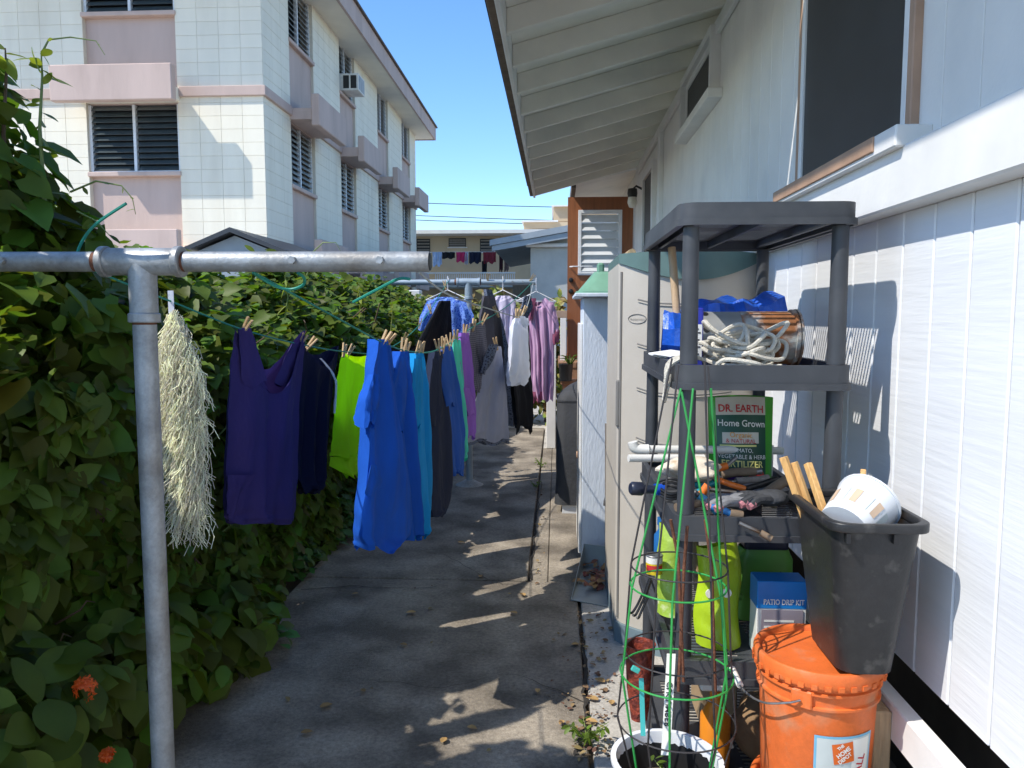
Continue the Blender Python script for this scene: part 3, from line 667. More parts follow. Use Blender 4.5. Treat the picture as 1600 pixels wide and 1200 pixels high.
# far croton hedge
cr = thing('croton_hedge', 'yellow and brown croton hedge beyond the far clothesline post', 'hedge', (-.6,11.3,0))
C = []; Nn = []
for i in range(4500):
    x = random.uniform(-2.6,.05); y = 11.2 + random.uniform(-.3,.3); z = random.random()**.6*(1.78+.12*math.sin(x*5)+.07*math.sin(x*13)); C.append((x,y-.25*random.random(),z)); Nn.append((random.gauss(0,.4),-1,.4))
C = np.array(C); Nn = np.array(Nn); Nn /= np.linalg.norm(Nn,axis=1)[:,None]
foliage('foliage', C, Nn, np.abs(rng.normal(.10,.03,len(C)))+.03, m_crot, cr, 'long', droop=.1)
for i in range(10): MB().tube([(-2.5+.26*i,11.2,0),(-2.48+.26*i,11.18,.8),(-2.5+.26*i,11.2,1.5)], [.02,.015,.008], 5).build('stem', m_stem, cr)
# small weeds along the joints
def weed(u, v, n, h, label, m=m_ground_leaf):
    c = PG(u, v); t = thing('weed', label, 'weed', c, 'weeds in the path joints')
    for i in range(n):
        a = random.uniform(0, 6.28); l = h*random.uniform(.5,1.1); e = c + Vector((math.cos(a)*l*.7, math.sin(a)*l*.7, l*.75)); k = c.lerp(e,.5)+Vector((0,0,l*.12))
        MB().tube([c,k,e], [.0025,.002,.001], 4).build('stalk', m_stemg, t)
        q = 7; Cc = np.array([tuple(c.lerp(e, .25+.75*j/q)) for j in range(q)]); Nc = np.array([(math.cos(a+1.57*(-1)**j), math.sin(a+1.57*(-1)**j), .8) for j in range(q)])
        leaves(Cc, Nc/np.linalg.norm(Nc,axis=1)[:,None], np.full(q, h*.22), m_leafo, t, 'long', droop=0)
weed(917,1160,7,.15,'feathery green weed growing in the joint near the white bucket')
weed(846,730,5,.13,'small weed in the path joint past the grey grill cover')
weed(838,762,4,.10,'tiny grass tuft in the sunny joint below the pink dress')
weed(866,642,6,.28,'leafy weed at the foot of the white railing post')
weed(858,690,4,.22,'bright weed between the far path and the railing boards')
# fallen leaves on the concrete
m_dry = mat('dry_leaf', (.36,.22,.08), .7, .2, 20, rand=.3)
spots = [(820,934),(808,962),(750,905),(560,930),(650,960),(625,1010),(570,1085),(500,1110),(730,1140),(840,1080),(905,1010),(470,1150),(690,1165),(880,1130),(770,760),(715,850),(935,1098),(945,1070),(915,1130),(955,1105)]
lab = {}
where = ['near the centre of the path','just left of the one near the centre','below the blue shirts','left of centre by the cross joint','midway along the left path slab','on the slab below the blue shirts','left in the shaded slab','at the lower left by the shrub','at the bottom centre','near the right joint in the shade','by the dustpan','lowest at the left','bottom right of the shaded slab','beside the joint at the bottom','far off by the sunny stripes','below the slate navy shirt','right of the feathery weed','above the feathery weed','left of the feathery weed','nearest the white bucket']
for i, (u, v) in enumerate(spots):
    c = PG(u, v); tv, tf = leaf_template('oval'); a = random.uniform(0,6.28); s = random.uniform(.03,.055)
    me = bpy.data.meshes.new('fallen_leaf'); me.from_pydata([(c.x+s*(x*math.cos(a)-y*math.sin(a)), c.y+s*(x*math.sin(a)+y*math.cos(a)), .012+s*.3*(abs(x)+z*.3)) for x,y,z in tv], [], tf); me.materials.append(m_dry)
    o = bpy.data.objects.new('fallen_leaf', me); COL.objects.link(o); tag(o, 'small dry fallen leaf ' + where[i], 'leaf', 'fallen leaves on the path')

C = []; 
for i in range(260):
    q = random.random(); c = PG(905+random.gauss(22,22), random.uniform(960,1190)) if q < .72 else (PG(836+random.gauss(6,5), random.uniform(745,915)) if q < .93 else PG(random.uniform(300,900), random.uniform(850,1190)))
    C.append((c.x, c.y, .008+.008*random.random()))
C = np.array(C); Nn = np.tile(np.array([[0,0,1.]]),(len(C),1)); o = foliage('leaf_litter', C, Nn, np.abs(rng.normal(.012,.008,len(C)))+.005, mat('litter',(.20,.13,.06),.85,.2,20,island=.5), None, 'oval', droop=0, jitter=.4)
tag(o, 'fine scattered leaf litter and grit along the path joints', 'litter')

# ================================================================== clothesline posts
m_galv = mat('galvanised_pipe', (.36,.375,.38), .5, .16, 14, .15, 90, metal=.35, col2=(.27,.25,.22), c2scale=9, c2lo=.45, c2hi=.75, fine=(70,.18))
m_rust = mat('rusty_fitting', (.16,.06,.03), .85, .25, 30, .4, 120)
m_pipe2 = mat('weathered_pipe', (.34,.40,.44), .45, .12, 8, .05, metal=.3)
m_rope = mat('green_line', (.02,.26,.19), .55, .1, 20)
m_ropew = mat('pale_line', (.40,.44,.43), .6, .1, 20)
def tpost(x, y, zc, xl, xr, dz, r, label, m, yaw=0, lean=0):
    t = thing('clothesline_post', label, 'post', (x, y, 0), 'clothesline T posts')
    MB().tube([(x+lean,y,-.05),(x,y,zc-.16)], r, 20).build('post', m, t, smooth=True)
    MB().tube([(x,y,zc-.165),(x,y,zc-.125)], r*.985, 20).build('rust_collar', m_rust, t, smooth=True)
    def bar(q): return (q, y + (q-x)*yaw, zc + (q-x)*dz)
    rb = r*.88
    MB().tube([bar(xl), bar(x-.125)], rb, 20, cap=True).build('crossbar', m, t, smooth=True)
    en = MB().tube([bar(x+.115), bar(xr-.001)], rb, 20).build('crossbar', m, t, smooth=True)
    MB().tube([bar(xr-.0005), bar(xr+.0015)], rb*.86, 18).build('bar_end_hole', m_black, en)
    for a, b in ((x-.13,x-.085),(x+.085,x+.13)): MB().tube([bar(a), bar(b)], rb*.99, 20).build('rust_collar', m_rust, t, smooth=True)
    tee = MB().tube([bar(x-.105), bar(x+.105)], r*1.20, 22).build('tee_fitting', m, t, smooth=True)
    MB().tube([(x,y,zc-.145),(x,y,zc)], r*1.18, 22).build('tee_neck', m, tee, smooth=True)
    for a in (x-.108, x+.088): MB().tube([bar(a), bar(a+.02)], r*1.36, 22).build('tee_collar', m, tee, smooth=True, bevel=.003)
    MB().tube([(x,y,zc-.155),(x,y,zc-.130)], r*1.34, 22).build('tee_collar', m, tee, smooth=True, bevel=.003)
    for q in (x-.35, x+.40 if xr-x > .5 else x+.3, xr-.12):
        b = Vector(bar(q)); MB().tube([b+Vector((0,-rb-.012,.002)), b+Vector((0,-rb+.004,.002))], .010, 6).build('bolt', m_galv, t)
    return t
ND = 1.92; N1 = P(222,409,ND)
tpost(N1.x, ND, N1.z, P(-60,408,ND).x, P(672,413,ND).x, -.004, .029, 'near galvanised T shaped clothesline post with long crossbar at left', m_galv, lean=.0)
FD = 6.96; N2 = P(732,441,FD)
tpost(N2.x, FD, N2.z, P(612,441,FD).x, P(838,441,FD).x, .0, .030, 'far galvanised T shaped clothesline post standing in the path', m_pipe2)
MB().lathe([(.001,.05),(.05,.045),(.09,.02),(.13,.004),(.14,-.01)], (N2.x,FD,0), 16).build('concrete_footing', m_conc2, bpy.data.objects['clothesline_post.001'], smooth=True)

def curve(ds, us, vs):
    return [P(u, v, d) for d, u, v in zip(ds, us, vs)]
def smooth_pts(pts, n=8):
    out = []; k = len(pts)
    for i in range(k-1):
        p0, p1, p2, p3 = pts[max(0,i-1)], pts[i], pts[i+1], pts[min(k-1,i+2)]
        for j in range(n):
            t = j/n; out.append(.5*((2*p1)+(p2-p0)*t+(2*p0-5*p1+4*p2-p3)*t*t+(3*p1-p0-3*p2+p3)*t**3))
    return out + [pts[-1]]
L1 = smooth_pts(curve([1.92,2.33,2.8,3.37,4.04,4.74,5.74,6.93],[118,270,380,470,545,600,655,700],[412,472,515,538,550,548,508,440]))
L2 = smooth_pts(curve([1.92,2.44,2.89,3.22,3.59,4.08,4.49,5.6,6.93],[395,527,600,640,677,715,740,793,830],[425,497,536,549,549,529,510,478,443]))
L3 = smooth_pts(curve([1.92,2.3,3.03,4.7,5.2,6.0,6.93],[655,700,750,807,817,826,833],[426,460,478,495,491,472,443]))
def line(pts, r, nm, label, m): return tag(MB().tube(pts, r, 6).build(nm, m, smooth=True), label, 'clothesline', 'clotheslines between the two posts')
line(L1, .0032, 'clothesline', 'left green clothesline carrying the purple and navy shirts', m_rope)
line(L2, .0032, 'clothesline', 'middle green clothesline carrying the row of blue shirts', m_rope)
line(L3, .0030, 'clothesline', 'pale clothesline at right carrying the white garment', m_ropew)
for i, (pts, lab) in enumerate((([P(118,404,1.945),P(128,378,1.93),P(150,350,1.86),P(197,318,1.84)],'green rope tail sticking up behind the pipe at left'),
        ([P(395,426,1.95),P(430,447,2.0),P(455,452,2.02),P(474,445,2.0),P(475,434,1.97),P(465,426,1.95)],'loop of green rope hanging under the near crossbar'),
        ([P(552,472,2.1),P(590,452,2.02),P(622,436,1.96),P(640,436,1.93)],'loose green rope end under the crossbar tip'))):
    tag(MB().tube(smooth_pts(pts,5), .004, 6).build('rope_end', m_rope, smooth=True), lab, 'rope')
def at_d(Lp, d):
    for a, b in zip(Lp, Lp[1:]):
        if a.y <= d <= b.y: return a.lerp(b, (d-a.y)/(b.y-a.y+1e-9))
    return Lp[-1]

# ------------------------------------------------------------------ clothespins
m_pin = mat('pin_wood', (.55,.37,.19), .6, .15, 30)
m_spring = mat('spring_steel', (.5,.5,.5), .35, .1, 10, metal=.9)
pinleg = shared(MB().prism([(-.005,0,-.028),(-.001,0,-.028),(-.001,0,.004),(-.006,0,.045),(-.012,0,.045),(-.008,0,0)], (0,.009,0)), m_pin)
pinsp = shared(MB().tube([(-.007,.0045,.004),(0,.0045,.008),(.007,.0045,.004)], .0035, 6), m_spring)
def pin(p, what, tilt=None):
    t = bpy.data.objects.new('clothespin', None); COL.objects.link(t); t.location = p; t.empty_display_size = .03
    t.rotation_euler = (tilt if tilt is not None else random.uniform(-.5,.5), random.uniform(-.35,.75), random.uniform(-.4,.9)); t.scale = (1.15,)*3
    t['label'] = 'wooden clothespin ' + what; t['category'] = 'clothespin'; t['group'] = 'clothespins on the lines'
    for k in range(2):
        o = bpy.data.objects.new('leg', pinleg); COL.objects.link(o); o.parent = t
        if k: o.scale = (-1,1,1)
    o = bpy.data.objects.new('spring', pinsp); COL.objects.link(o); o.parent = t

# ------------------------------------------------------------------ garments
def cloth_mesh(rows, back=.05, amp=.014, k=2.5, scoop=0, scoop_b=None, seed=0, nc=30, nr=40, sharp=1.0, hem=.014):
    """a two-layered hanging garment. rows: (v, uL, dL, uR, dR) from top to bottom in the photo's view, each at its own depth"""
    rnd = random.Random(seed); ph = [rnd.uniform(0,6.28) for _ in range(6)]
    Lr = [P(r[1], r[0], r[2]) for r in rows]; Rr = [P(r[3], r[0], r[4]) for r in rows]
    n = len(rows); Ls = []; Rs = []
    for i in range(nr+1):
        t = i/nr*(n-1); j = min(int(t), n-2); f = t-j
        f2 = f
        Ls.append(Lr[j].lerp(Lr[j+1], f2)); Rs.append(Rr[j].lerp(Rr[j+1], f2))
    mb = MB(); layers = []
    for side in (0, 1):
        pts = []
        for i in range(nr+1):
            t = i/nr; a, b = Ls[i], Rs[i]; ax = (b-a); h = Vector((ax.x, ax.y, 0)); ln = h.length
            nrm = Vector((h.y, -h.x, 0)).normalized() if ln > 1e-4 else Vector((1,0,0))
            if nrm.dot(Vector((a.x, a.y, 0))) > 0: nrm = -nrm          # towards the camera
            row = []
            for j in range(nc+1):
                s = j/nc; p = a.lerp(b, s); e = math.sin(math.pi*s)
                ramp = min(1, .25 + t*1.6)
                fold = amp*ramp*(math.sin(2*math.pi*(k*s+.25*math.sin(2.2*t+ph[0]))+ph[1]+side*1.3) + .45*math.sin(2*math.pi*(k*2.1*s+.2*t)+ph[2]+side) + .3*math.sin(7*t+5*s+ph[3]))
                crk = .0035*math.sin(23*s+17*t+ph[4])*math.sin(19*t-9*s+ph[5])
                crk += .004*math.exp(-((t-.93)/.012)**2) + .005*math.sin(31*s+ph[3]+4*t)*math.sin(5*t+ph[0])*e
                if side == 0: off = fold*e**.5 + crk + back*.35*e**.6*ramp
                else: off = -back*e**.6*(.5+.5*ramp) + fold*.5*e**.5 + crk
                sc = (scoop if side == 0 else (scoop*.45 if scoop_b is None else scoop_b))
                z = -sc*(e**1.3)*(1-t)**2.5
                if hem: z += hem*t**6*math.sin(2*math.pi*(k*.9*s)+ph[2])
                row.append(p + nrm*off + Vector((0,0,z)))
            pts.append(row)
        layers.append(pts); mb.grid(pts)
    return mb
def garment(name, label, cat, group, m, rows, parts=(), **kw):
    b = cloth_mesh(rows, **kw)
    if not parts:
        o = b.build(name, m, smooth=True, angle=80); return tag(o, label, cat, group)
    c = P((rows[0][1]+rows[0][3])/2, rows[0][0], (rows[0][2]+rows[0][4])/2)
    t = thing(name, label, cat, c, group); b.build('body', m, t, smooth=True, angle=80)
    for pn, pm, prow, pkw in parts: cloth_mesh(prow, **pkw).build(pn, pm, t, smooth=True, angle=80)
    return t
G = 'clothes pegged on the lines'
def cm(n, c, rough=.85, tr=0.12, **k): return mat('cloth_'+n, c, rough, .07, 9, .55, 32, stretch=(1,1,.45), translucent=tr, spec=.25, **k)
c_purple = cm('aubergine', (.055,.04,.16)); c_navy = cm('navy', (.006,.008,.035)); c_lime = cm('lime', (.40,.72,.01), tr=.35)
c_blue = cm('royal_blue', (.010,.10,.52)); c_cyan = cm('cyan_blue', (.008,.29,.66)); c_slate = cm('slate_navy', (.022,.03,.062))
c_blue2 = cm('mid_blue', (.03,.11,.44)); c_mint = cm('mint', (.10,.62,.47)); c_lav = cm('lavender', (.30,.13,.52)); c_heather = cm('heather', (.33,.35,.44))
c_white = cm('white', (.74,.76,.82), tr=.2); c_black = cm('black', (.006,.006,.009)); c_char = cm('charcoal', (.075,.07,.085)); c_pwhite = cm('lilac_white', (.62,.56,.68), tr=.2)
c_plaid = pattern_mat('cloth_plaid', (.17,.16,.19), (.04,.04,.06), 26)
c_print = pattern_mat('cloth_blue_print', (.02,.07,.50), (.16,.30,.75), 60, 'print')
c_dprint = pattern_mat('cloth_dark_print', (.012,.014,.03), (.10,.12,.17), 70, 'print')
c_pink = pattern_mat('cloth_pink_stripe', (.58,.36,.52), (.46,.26,.42), 9, 'stripe')
c_rose = cm('rose_lace', (.28,.08,.14))
sd = 0
# left line
garment('tank_top', 'dark purple scoop neck top hanging nearest on the left line', 'shirt', G, c_purple,
    [(516,368,2.76,478,3.38),(560,362,2.74,474,3.38),(640,358,2.74,468,3.36),(740,354,2.74,466,3.34),(795,354,2.74,462,3.30),(817,358,2.76,458,3.28)],
    parts=[('hem', c_purple, [(742,400,2.85,356,2.72),(775,375,2.80,354,2.70),(806,362,2.76,354,2.70)], dict(amp=.006, back=.012, k=1.2, nc=10, nr=8)),
           ('strap', c_purple, [(512,372,2.76,392,2.84),(545,374,2.78,402,2.88),(600,378,2.80,418,2.94)], dict(amp=.004, back=.02, k=1, nc=8, nr=8)),
           ('strap', c_purple, [(534,458,3.28,476,3.38),(560,444,3.2,474,3.38),(600,428,3.1,470,3.36)], dict(amp=.004, back=.02, k=1, nc=8, nr=8))],
    amp=.022, k=2.2, back=.07, scoop=.26, scoop_b=.16, seed=3, hem=.008)
garment('navy_shirt', 'very dark navy shirt with white piping beside the purple top', 'shirt', G, c_navy,
    [(540,474,3.42,530,3.92),(600,468,3.42,520,3.82),(700,466,3.42,511,3.74),(745,466,3.40,510,3.76),(768,478,3.45,500,3.7)],
    parts=[('white_piping', c_white, [(560,499,3.58,503,3.60),(580,516,3.72,520,3.74),(598,524,3.74,527,3.76),(646,521,3.70,524,3.72)], dict(amp=0, hem=0, back=.003, k=1, nc=3, nr=10))],
    amp=.02, k=2.4, back=.06, scoop=.10, seed=5)
garment('lime_shirt', 'bright lime green sheer shirt pegged on the left line', 'shirt', G, c_lime,
    [(550,534,3.96,598,4.6),(600,525,3.92,592,4.6),(680,520,3.90,588,4.56),(716,516,3.86,582,4.5)],
    parts=[('hem', c_lime, [(714,516,3.86,578,4.36),(728,514,3.84,574,4.34),(744,545,4.0,564,4.2)], dict(amp=.012, back=.03, k=1.5, nc=14, nr=6))],
    amp=.018, k=1.8, back=.05, scoop=.06, seed=8)
garment('black_trousers', 'large black trousers hanging by the far end of the left line', 'trousers', G, c_black,
    [(512,650,5.6,655,5.75),(470,690,6.6,704,6.85),(560,640,5.5,707,6.85),(640,644,5.5,706,6.8)][1:],
    amp=.03, k=2, back=.08, seed=9)
garment('black_blouse', 'black top slung low between the lime shirt and black trousers', 'shirt', G, c_black,
    [(540,602,4.8,652,5.62),(600,604,4.8,654,5.6),(690,610,4.8,650,5.5)], amp=.02, k=2, back=.06, scoop=.05, seed=10)
# middle line: the overlapping row of shirts
def peak(name, label, m, rows, sleeve=None, seed=0, parts=(), **kw):
    pl = list(parts)
    if sleeve: pl.append(('sleeve', m, sleeve, dict(amp=.008, back=.05, k=1.1, nc=10, nr=10, seed=seed+50)))
    return garment(name, label, 'shirt', G, m, rows, parts=pl, seed=seed, **kw)
peak('blue_shirt', 'royal blue shirt hanging lowest, nearest on the middle line', c_blue,
    [(530,592,2.84,606,2.94),(580,584,2.78,614,3.02),(660,578,2.72,626,3.08),(740,575,2.68,638,3.14),(800,566,2.62,645,3.16),(838,567,2.62,642,3.12),(858,578,2.66,600,2.78)],
    sleeve=[(585,584,2.76,592,2.80),(625,572,2.68,590,2.78),(664,569,2.66,580,2.72)], seed=11, amp=.022, k=1.7, back=.09,
    parts=[('hem', c_blue, [(726,580,2.66,588,2.70),(752,574,2.62,598,2.74),(770,570,2.60,592,2.70)], dict(amp=.004, back=.01, k=1, nc=8, nr=6))])
peak('blue_shirt', 'second royal blue shirt tucked behind the nearest blue one', c_blue,
    [(549,626,3.08,638,3.20),(600,616,3.02,645,3.26),(660,608,2.98,650,3.30),(760,625,3.06,652,3.32),(840,640,3.12,652,3.28)],
    sleeve=[(556,624,3.04,634,3.12),(610,606,2.94,634,3.08),(672,616,2.96,626,3.02)], seed=12, amp=.018, k=1.5, back=.08)
peak('cyan_shirt', 'bright cyan blue shirt third in the row of blue shirts', c_cyan,
    [(552,650,3.30,661,3.42),(600,643,3.26,668,3.48),(680,641,3.24,672,3.52),(770,642,3.22,673,3.54),(822,642,3.22,670,3.50),(838,648,3.26,664,3.44)],
    sleeve=[(560,648,3.26,658,3.36),(620,640,3.20,658,3.34),(668,647,3.22,654,3.30)], seed=13, amp=.016, k=1.5, back=.07)
peak('slate_shirt', 'dark slate navy shirt between the cyan and mid blue shirts', c_slate,
    [(549,679,3.62,690,3.78),(600,672,3.56,697,3.86),(680,669,3.52,702,3.92),(760,670,3.50,702,3.94),(792,672,3.50,696,3.88),(804,678,3.54,688,3.74)],
    sleeve=[(560,676,3.58,688,3.72),(630,668,3.50,690,3.70),(662,672,3.52,684,3.66)], seed=14, amp=.016, k=1.5, back=.07)
peak('mid_blue_shirt', 'mid blue shirt just before the mint green one', c_blue2,
    [(541,694,3.80,706,3.96),(600,690,3.78,716,4.06),(680,698,3.84,722,4.12),(725,702,3.86,722,4.12),(740,706,3.9,718,4.06)],
    sleeve=[(546,691,3.76,703,3.90),(600,689,3.74,708,3.92),(632,698,3.80,709,3.92)], seed=15, amp=.014, k=1.4, back=.06)
peak('mint_shirt', 'mint green shirt hanging narrow in the middle line row', c_mint,
    [(531,709,4.00,719,4.12),(590,706,3.98,724,4.2),(660,710,4.0,728,4.24),(705,716,4.05,728,4.24),(718,719,4.1,724,4.2)], seed=16, amp=.016, k=1.6, back=.05)
peak('lavender_shirt', 'purple lavender shirt after the mint one', c_lav,
    [(520,720,4.14,732,4.3),(570,719,4.12,739,4.42),(610,722,4.14,741,4.46),(650,729,4.2,742,4.46),(684,731,4.22,738,4.36)],
    sleeve=[(606,724,4.14,737,4.3),(625,726,4.16,740,4.36),(650,732,4.2,741,4.4)], seed=17, amp=.014, k=1.4, back=.05)
garment('plaid_shirt', 'grey plaid shirt folded over the middle line', 'shirt', G, c_plaid,
    [(505,735,4.44,757,4.9),(550,731,4.44,762,4.95),(585,738,4.46,762,4.95),(610,742,4.5,752,4.7)], amp=.015, k=2, back=.05, seed=18)
garment('charcoal_shirt', 'charcoal grey button shirt behind the plaid shirt', 'shirt', G, c_char,
    [(462,757,5.0,772,5.35),(500,751,4.9,782,5.4),(560,750,4.9,788,5.4),(600,752,4.9,784,5.35)], amp=.015, k=2, back=.06, seed=19)
garment('heather_skirt', 'grey heather skirt with dark patterned waist and hem', 'skirt', G, c_heather,
    [(541,768,4.62,783,4.74),(570,758,4.58,787,4.78),(630,742,4.52,793,4.84),(688,730,4.48,796,4.88)],
    parts=[('patterned_band', c_dprint, [(686,730,4.475,796,4.875),(693,729,4.475,796,4.875)], dict(amp=.012, back=.045, k=2, nc=20, nr=2, seed=20)),
           ('patterned_waist', c_dprint, [(538,764,4.58,779,4.66),(560,756,4.54,772,4.62),(582,751,4.52,760,4.58)], dict(amp=.004, back=.02, k=1, nc=8, nr=6))],
    amp=.012, k=2, back=.045, seed=20)
# right line and the far bar
garment('white_blouse', 'white garment pegged on the pale right line', 'garment', G, c_white,
    [(497,806,4.70,826,5.0),(512,802,4.66,824,5.0),(560,799,4.64,826,5.02),(585,795,4.6,827,5.04),(600,798,4.62,820,4.96)],
    parts=[('collar_flap', c_white, [(494,812,4.70,820,4.82),(506,814,4.68,827,4.88),(511,818,4.68,826,4.84)], dict(amp=.003, back=.012, k=1, nc=6, nr=4))], amp=.014, k=1.6, back=.06, seed=21)
garment('black_tank', 'black tank top hanging below and behind the white garment', 'shirt', G, c_black,
    [(500,815,5.2,826,5.5),(588,800,5.15,830,5.55),(620,804,5.16,833,5.6),(660,808,5.2,833,5.6),(668,807,5.2,832,5.58)],
    parts=[('strap', c_black, [(664,807,5.18,814,5.25),(678,806,5.18,810,5.22)], dict(amp=0, back=.006, k=1, nc=3, nr=3)), ('strap', c_black, [(664,823,5.42,832,5.56),(677,827,5.45,832,5.54)], dict(amp=0, back=.006, k=1, nc=3, nr=3))],
    amp=.012, k=1.6, back=.06, seed=22)
garment('dark_print_shirt', 'black and grey print shirt with long tail behind the skirt', 'shirt', G, c_dprint,
    [(452,760,5.9,768,6.1),(500,764,5.8,784,6.1),(560,776,5.7,797,6.1),(664,793,5.7,800,5.9)], amp=.015, k=2, back=.06, seed=23)
garment('print_scarf', 'small dark blue printed scarf knotted at the right bar end', 'scarf', G, c_dprint,
    [(462,820,6.5,830,6.6),(480,816,6.4,832,6.6),(500,806,6.3,824,6.5)], amp=.01, k=2, back=.04, seed=24)
m_hang = mat('white_hanger', (.7,.7,.72), .4)
def hanger(c, w, label):
    mb = MB(); mb.tube(smooth_pts([c+Vector((0,-.01,.005)), c+Vector((0,.035,.04)), c+Vector((0,-.03,.045)), c+Vector((0,-.02,-.02)), c+Vector((0,-.02,-.07))],4), .004, 6)
    mb.tube([c+Vector((-w/2,-.02,-.16)), c+Vector((0,-.02,-.07)), c+Vector((w/2,-.02,-.16)), c+Vector((-w/2,-.02,-.16))], .005, 6)
    return tag(mb.build('hanger', m_hang, smooth=True), label, 'hanger', 'hangers on the far bar')
def shirt_rows(uc, v0, w, v1, d, flare=1.0): return [(v0,uc-w*.25,d,uc+w*.25,d),(v0+10,uc-w*.5,d,uc+w*.5,d),(v0+40,uc-w*.48,d,uc+w*.48,d),(v1,uc-w*.5*flare,d,uc+w*.5*flare,d)]
hanger(P(700,441,FD), .40, 'hanger holding the blue print shirt on the far bar')
garment('print_shirt', 'blue printed short sleeve shirt on a hanger at the far bar', 'shirt', G, c_print, shirt_rows(698,464,64,590,FD-.02),
    parts=[('sleeve', c_print, [(468,668,FD-.02,684,FD-.02),(495,656,FD-.03,676,FD-.03),(515,653,FD-.04,670,FD-.04)], dict(amp=.01, back=.05, k=1.2, nc=8, nr=8)),
           ('sleeve', c_print, [(468,714,FD-.02,728,FD-.02),(492,720,FD-.03,740,FD-.03),(510,724,FD-.04,742,FD-.04)], dict(amp=.01, back=.05, k=1.2, nc=8, nr=8))], amp=.014, k=2.2, back=.07, seed=25)
hanger(P(786,441,FD), .38, 'hanger holding the lilac white blouse on the far bar')
garment('lilac_blouse', 'pale lilac white blouse on a hanger left of the pink dress', 'shirt', G, c_pwhite, shirt_rows(786,462,40,548,FD-.03), amp=.014, k=2.2, back=.07, seed=26,
    parts=[('sleeve', c_pwhite, [(468,794,FD-.02,803,FD-.02),(490,798,FD-.03,808,FD-.03),(522,796,FD-.04,806,FD-.04)], dict(amp=.008, back=.05, k=1.2, nc=8, nr=8))])
hanger(P(838,443,FD), .36, 'hanger holding the pink striped dress on the far bar end')
garment('pink_dress', 'pale pink striped long dress with rose cuffs on a hanger', 'dress', G, c_pink,
    [(465,826,FD-.05,852,FD-.05),(476,818,FD-.06,864,FD-.06),(540,828,FD-.06,866,FD-.06),(600,830,FD-.06,866,FD-.06),(626,836,FD-.06,864,FD-.06)],
    parts=[('sleeve', c_pink, [(472,856,FD-.05,865,FD-.05),(505,860,FD-.06,873,FD-.06),(520,862,FD-.07,874,FD-.07)], dict(amp=.008, back=.06, k=1.2, nc=8, nr=8)),
           ('cuff', c_rose, [(516,861,FD-.075,875,FD-.075),(537,864,FD-.08,873,FD-.08)], dict(amp=.008, back=.06, k=1.2, nc=8, nr=4)),
           ('collar', c_rose, [(466,830,FD-.10,838,FD-.10),(500,826,FD-.11,832,FD-.11)], dict(amp=.004, back=.02, k=1.2, nc=6, nr=6)),
           ('lace_hem', c_rose, [(612,831,FD-.075,848,FD-.075),(628,832,FD-.08,846,FD-.08)], dict(amp=.012, back=.04, k=2.2, nc=12, nr=4))], amp=.024, k=3, back=.09, seed=27, scoop=.08)
for d, what in ((2.80,'at the left shoulder of the purple top'),(3.36,'at the right shoulder of the purple top'),(3.46,'between the purple top and the navy shirt'),(3.97,'at the right end of the navy shirt'),(4.06,'at the left corner of the lime shirt'),(4.5,'at the right corner of the lime shirt'),(5.25,'low on the black top'),(5.75,'between the black top and black trousers'),(6.15,'midway up the black trousers'),(6.8,'at the peak of the black trousers')): pin(at_d(L1,d), what)
for d, what in ((2.87,'on the left of the nearest blue shirt'),(2.93,'on the right of the nearest blue shirt'),(3.12,'on the second royal blue shirt'),(3.18,'right of the second royal blue shirt'),(3.34,'on the cyan shirt, left one'),(3.40,'on the cyan shirt, right one'),(3.68,'on the slate navy shirt, left one'),(3.76,'on the slate navy shirt, right one'),(3.86,'on the mid blue shirt, left one'),(3.93,'on the mid blue shirt, right one'),(4.05,'on the mint green shirt'),(4.24,'on the lavender shirt'),(4.5,'at the front of the plaid shirt'),(4.75,'at the back of the plaid shirt'),(5.2,'on the charcoal shirt')): pin(at_d(L2,d), what)
pin(P(776,540,4.66), 'standing up on the grey heather skirt', .2)
for d, what in ((4.75,'at the front of the white garment'),(4.95,'at the back of the white garment'),(5.3,'above the black tank top')): pin(at_d(L3,d), what)
for u, w in ((762,'on the far bar above the charcoal shirt'),(830,'at the tip of the far bar')): pin(P(u,436,FD-.03), w)

# ------------------------------------------------------------------ hanging moss
m_moss = mat('spanish_moss', (.80,.79,.64), .8, .10, 12, translucent=.3, island=.25)
mt = at_d(L1, 2.33); moss = thing('hanging_moss', 'long pale tuft of spanish moss hanging from the left line by the post', 'plant', mt)
mb = MB(); rndm = random.Random(4)
def mw(t): return .013 + .052*min(1, t*4.5)*(1 - .62*max(0,(t-.35)/.65)**1.2)
for i in range(2100):
    t0 = rndm.random()**1.1*.86; a = rndm.uniform(0,6.283); q = rndm.random()**.5; r0 = mw(t0)*q
    x, y, z = r0*math.cos(a), r0*math.sin(a)*.8, -.03 - .72*t0
    cx = .0 + .018*t0*1.5; pts = []; da = rndm.uniform(0,6.28); hz = rndm.uniform(.06,.15); n = 6
    w1 = rndm.uniform(.006,.021); out = rndm.uniform(-.004,.017)
    for k in range(n):
        f = k/(n-1); pts.append(mt + Vector((cx + x + math.cos(a)*out*k*.6 + w1*math.sin(da+f*7), y + w1*math.cos(da*1.3+f*6), z - hz*f + .008*math.sin(f*9+da))))
    mb.tube(pts, .00115, 3, cap=False)
o = mb.build('strands', m_moss, moss); o['kind'] = 'stuff'
MB().box((mt.x-.009,mt.y-.012,mt.z-.035),(mt.x+.009,mt.y-.010,mt.z+.035)).build('tag', c_white, moss)
MB().tube([mt, mt+Vector((0,0,-.06)), mt+Vector((0.01,0,-.3))], .002, 5).build('hanging_wire', m_ropew, moss)

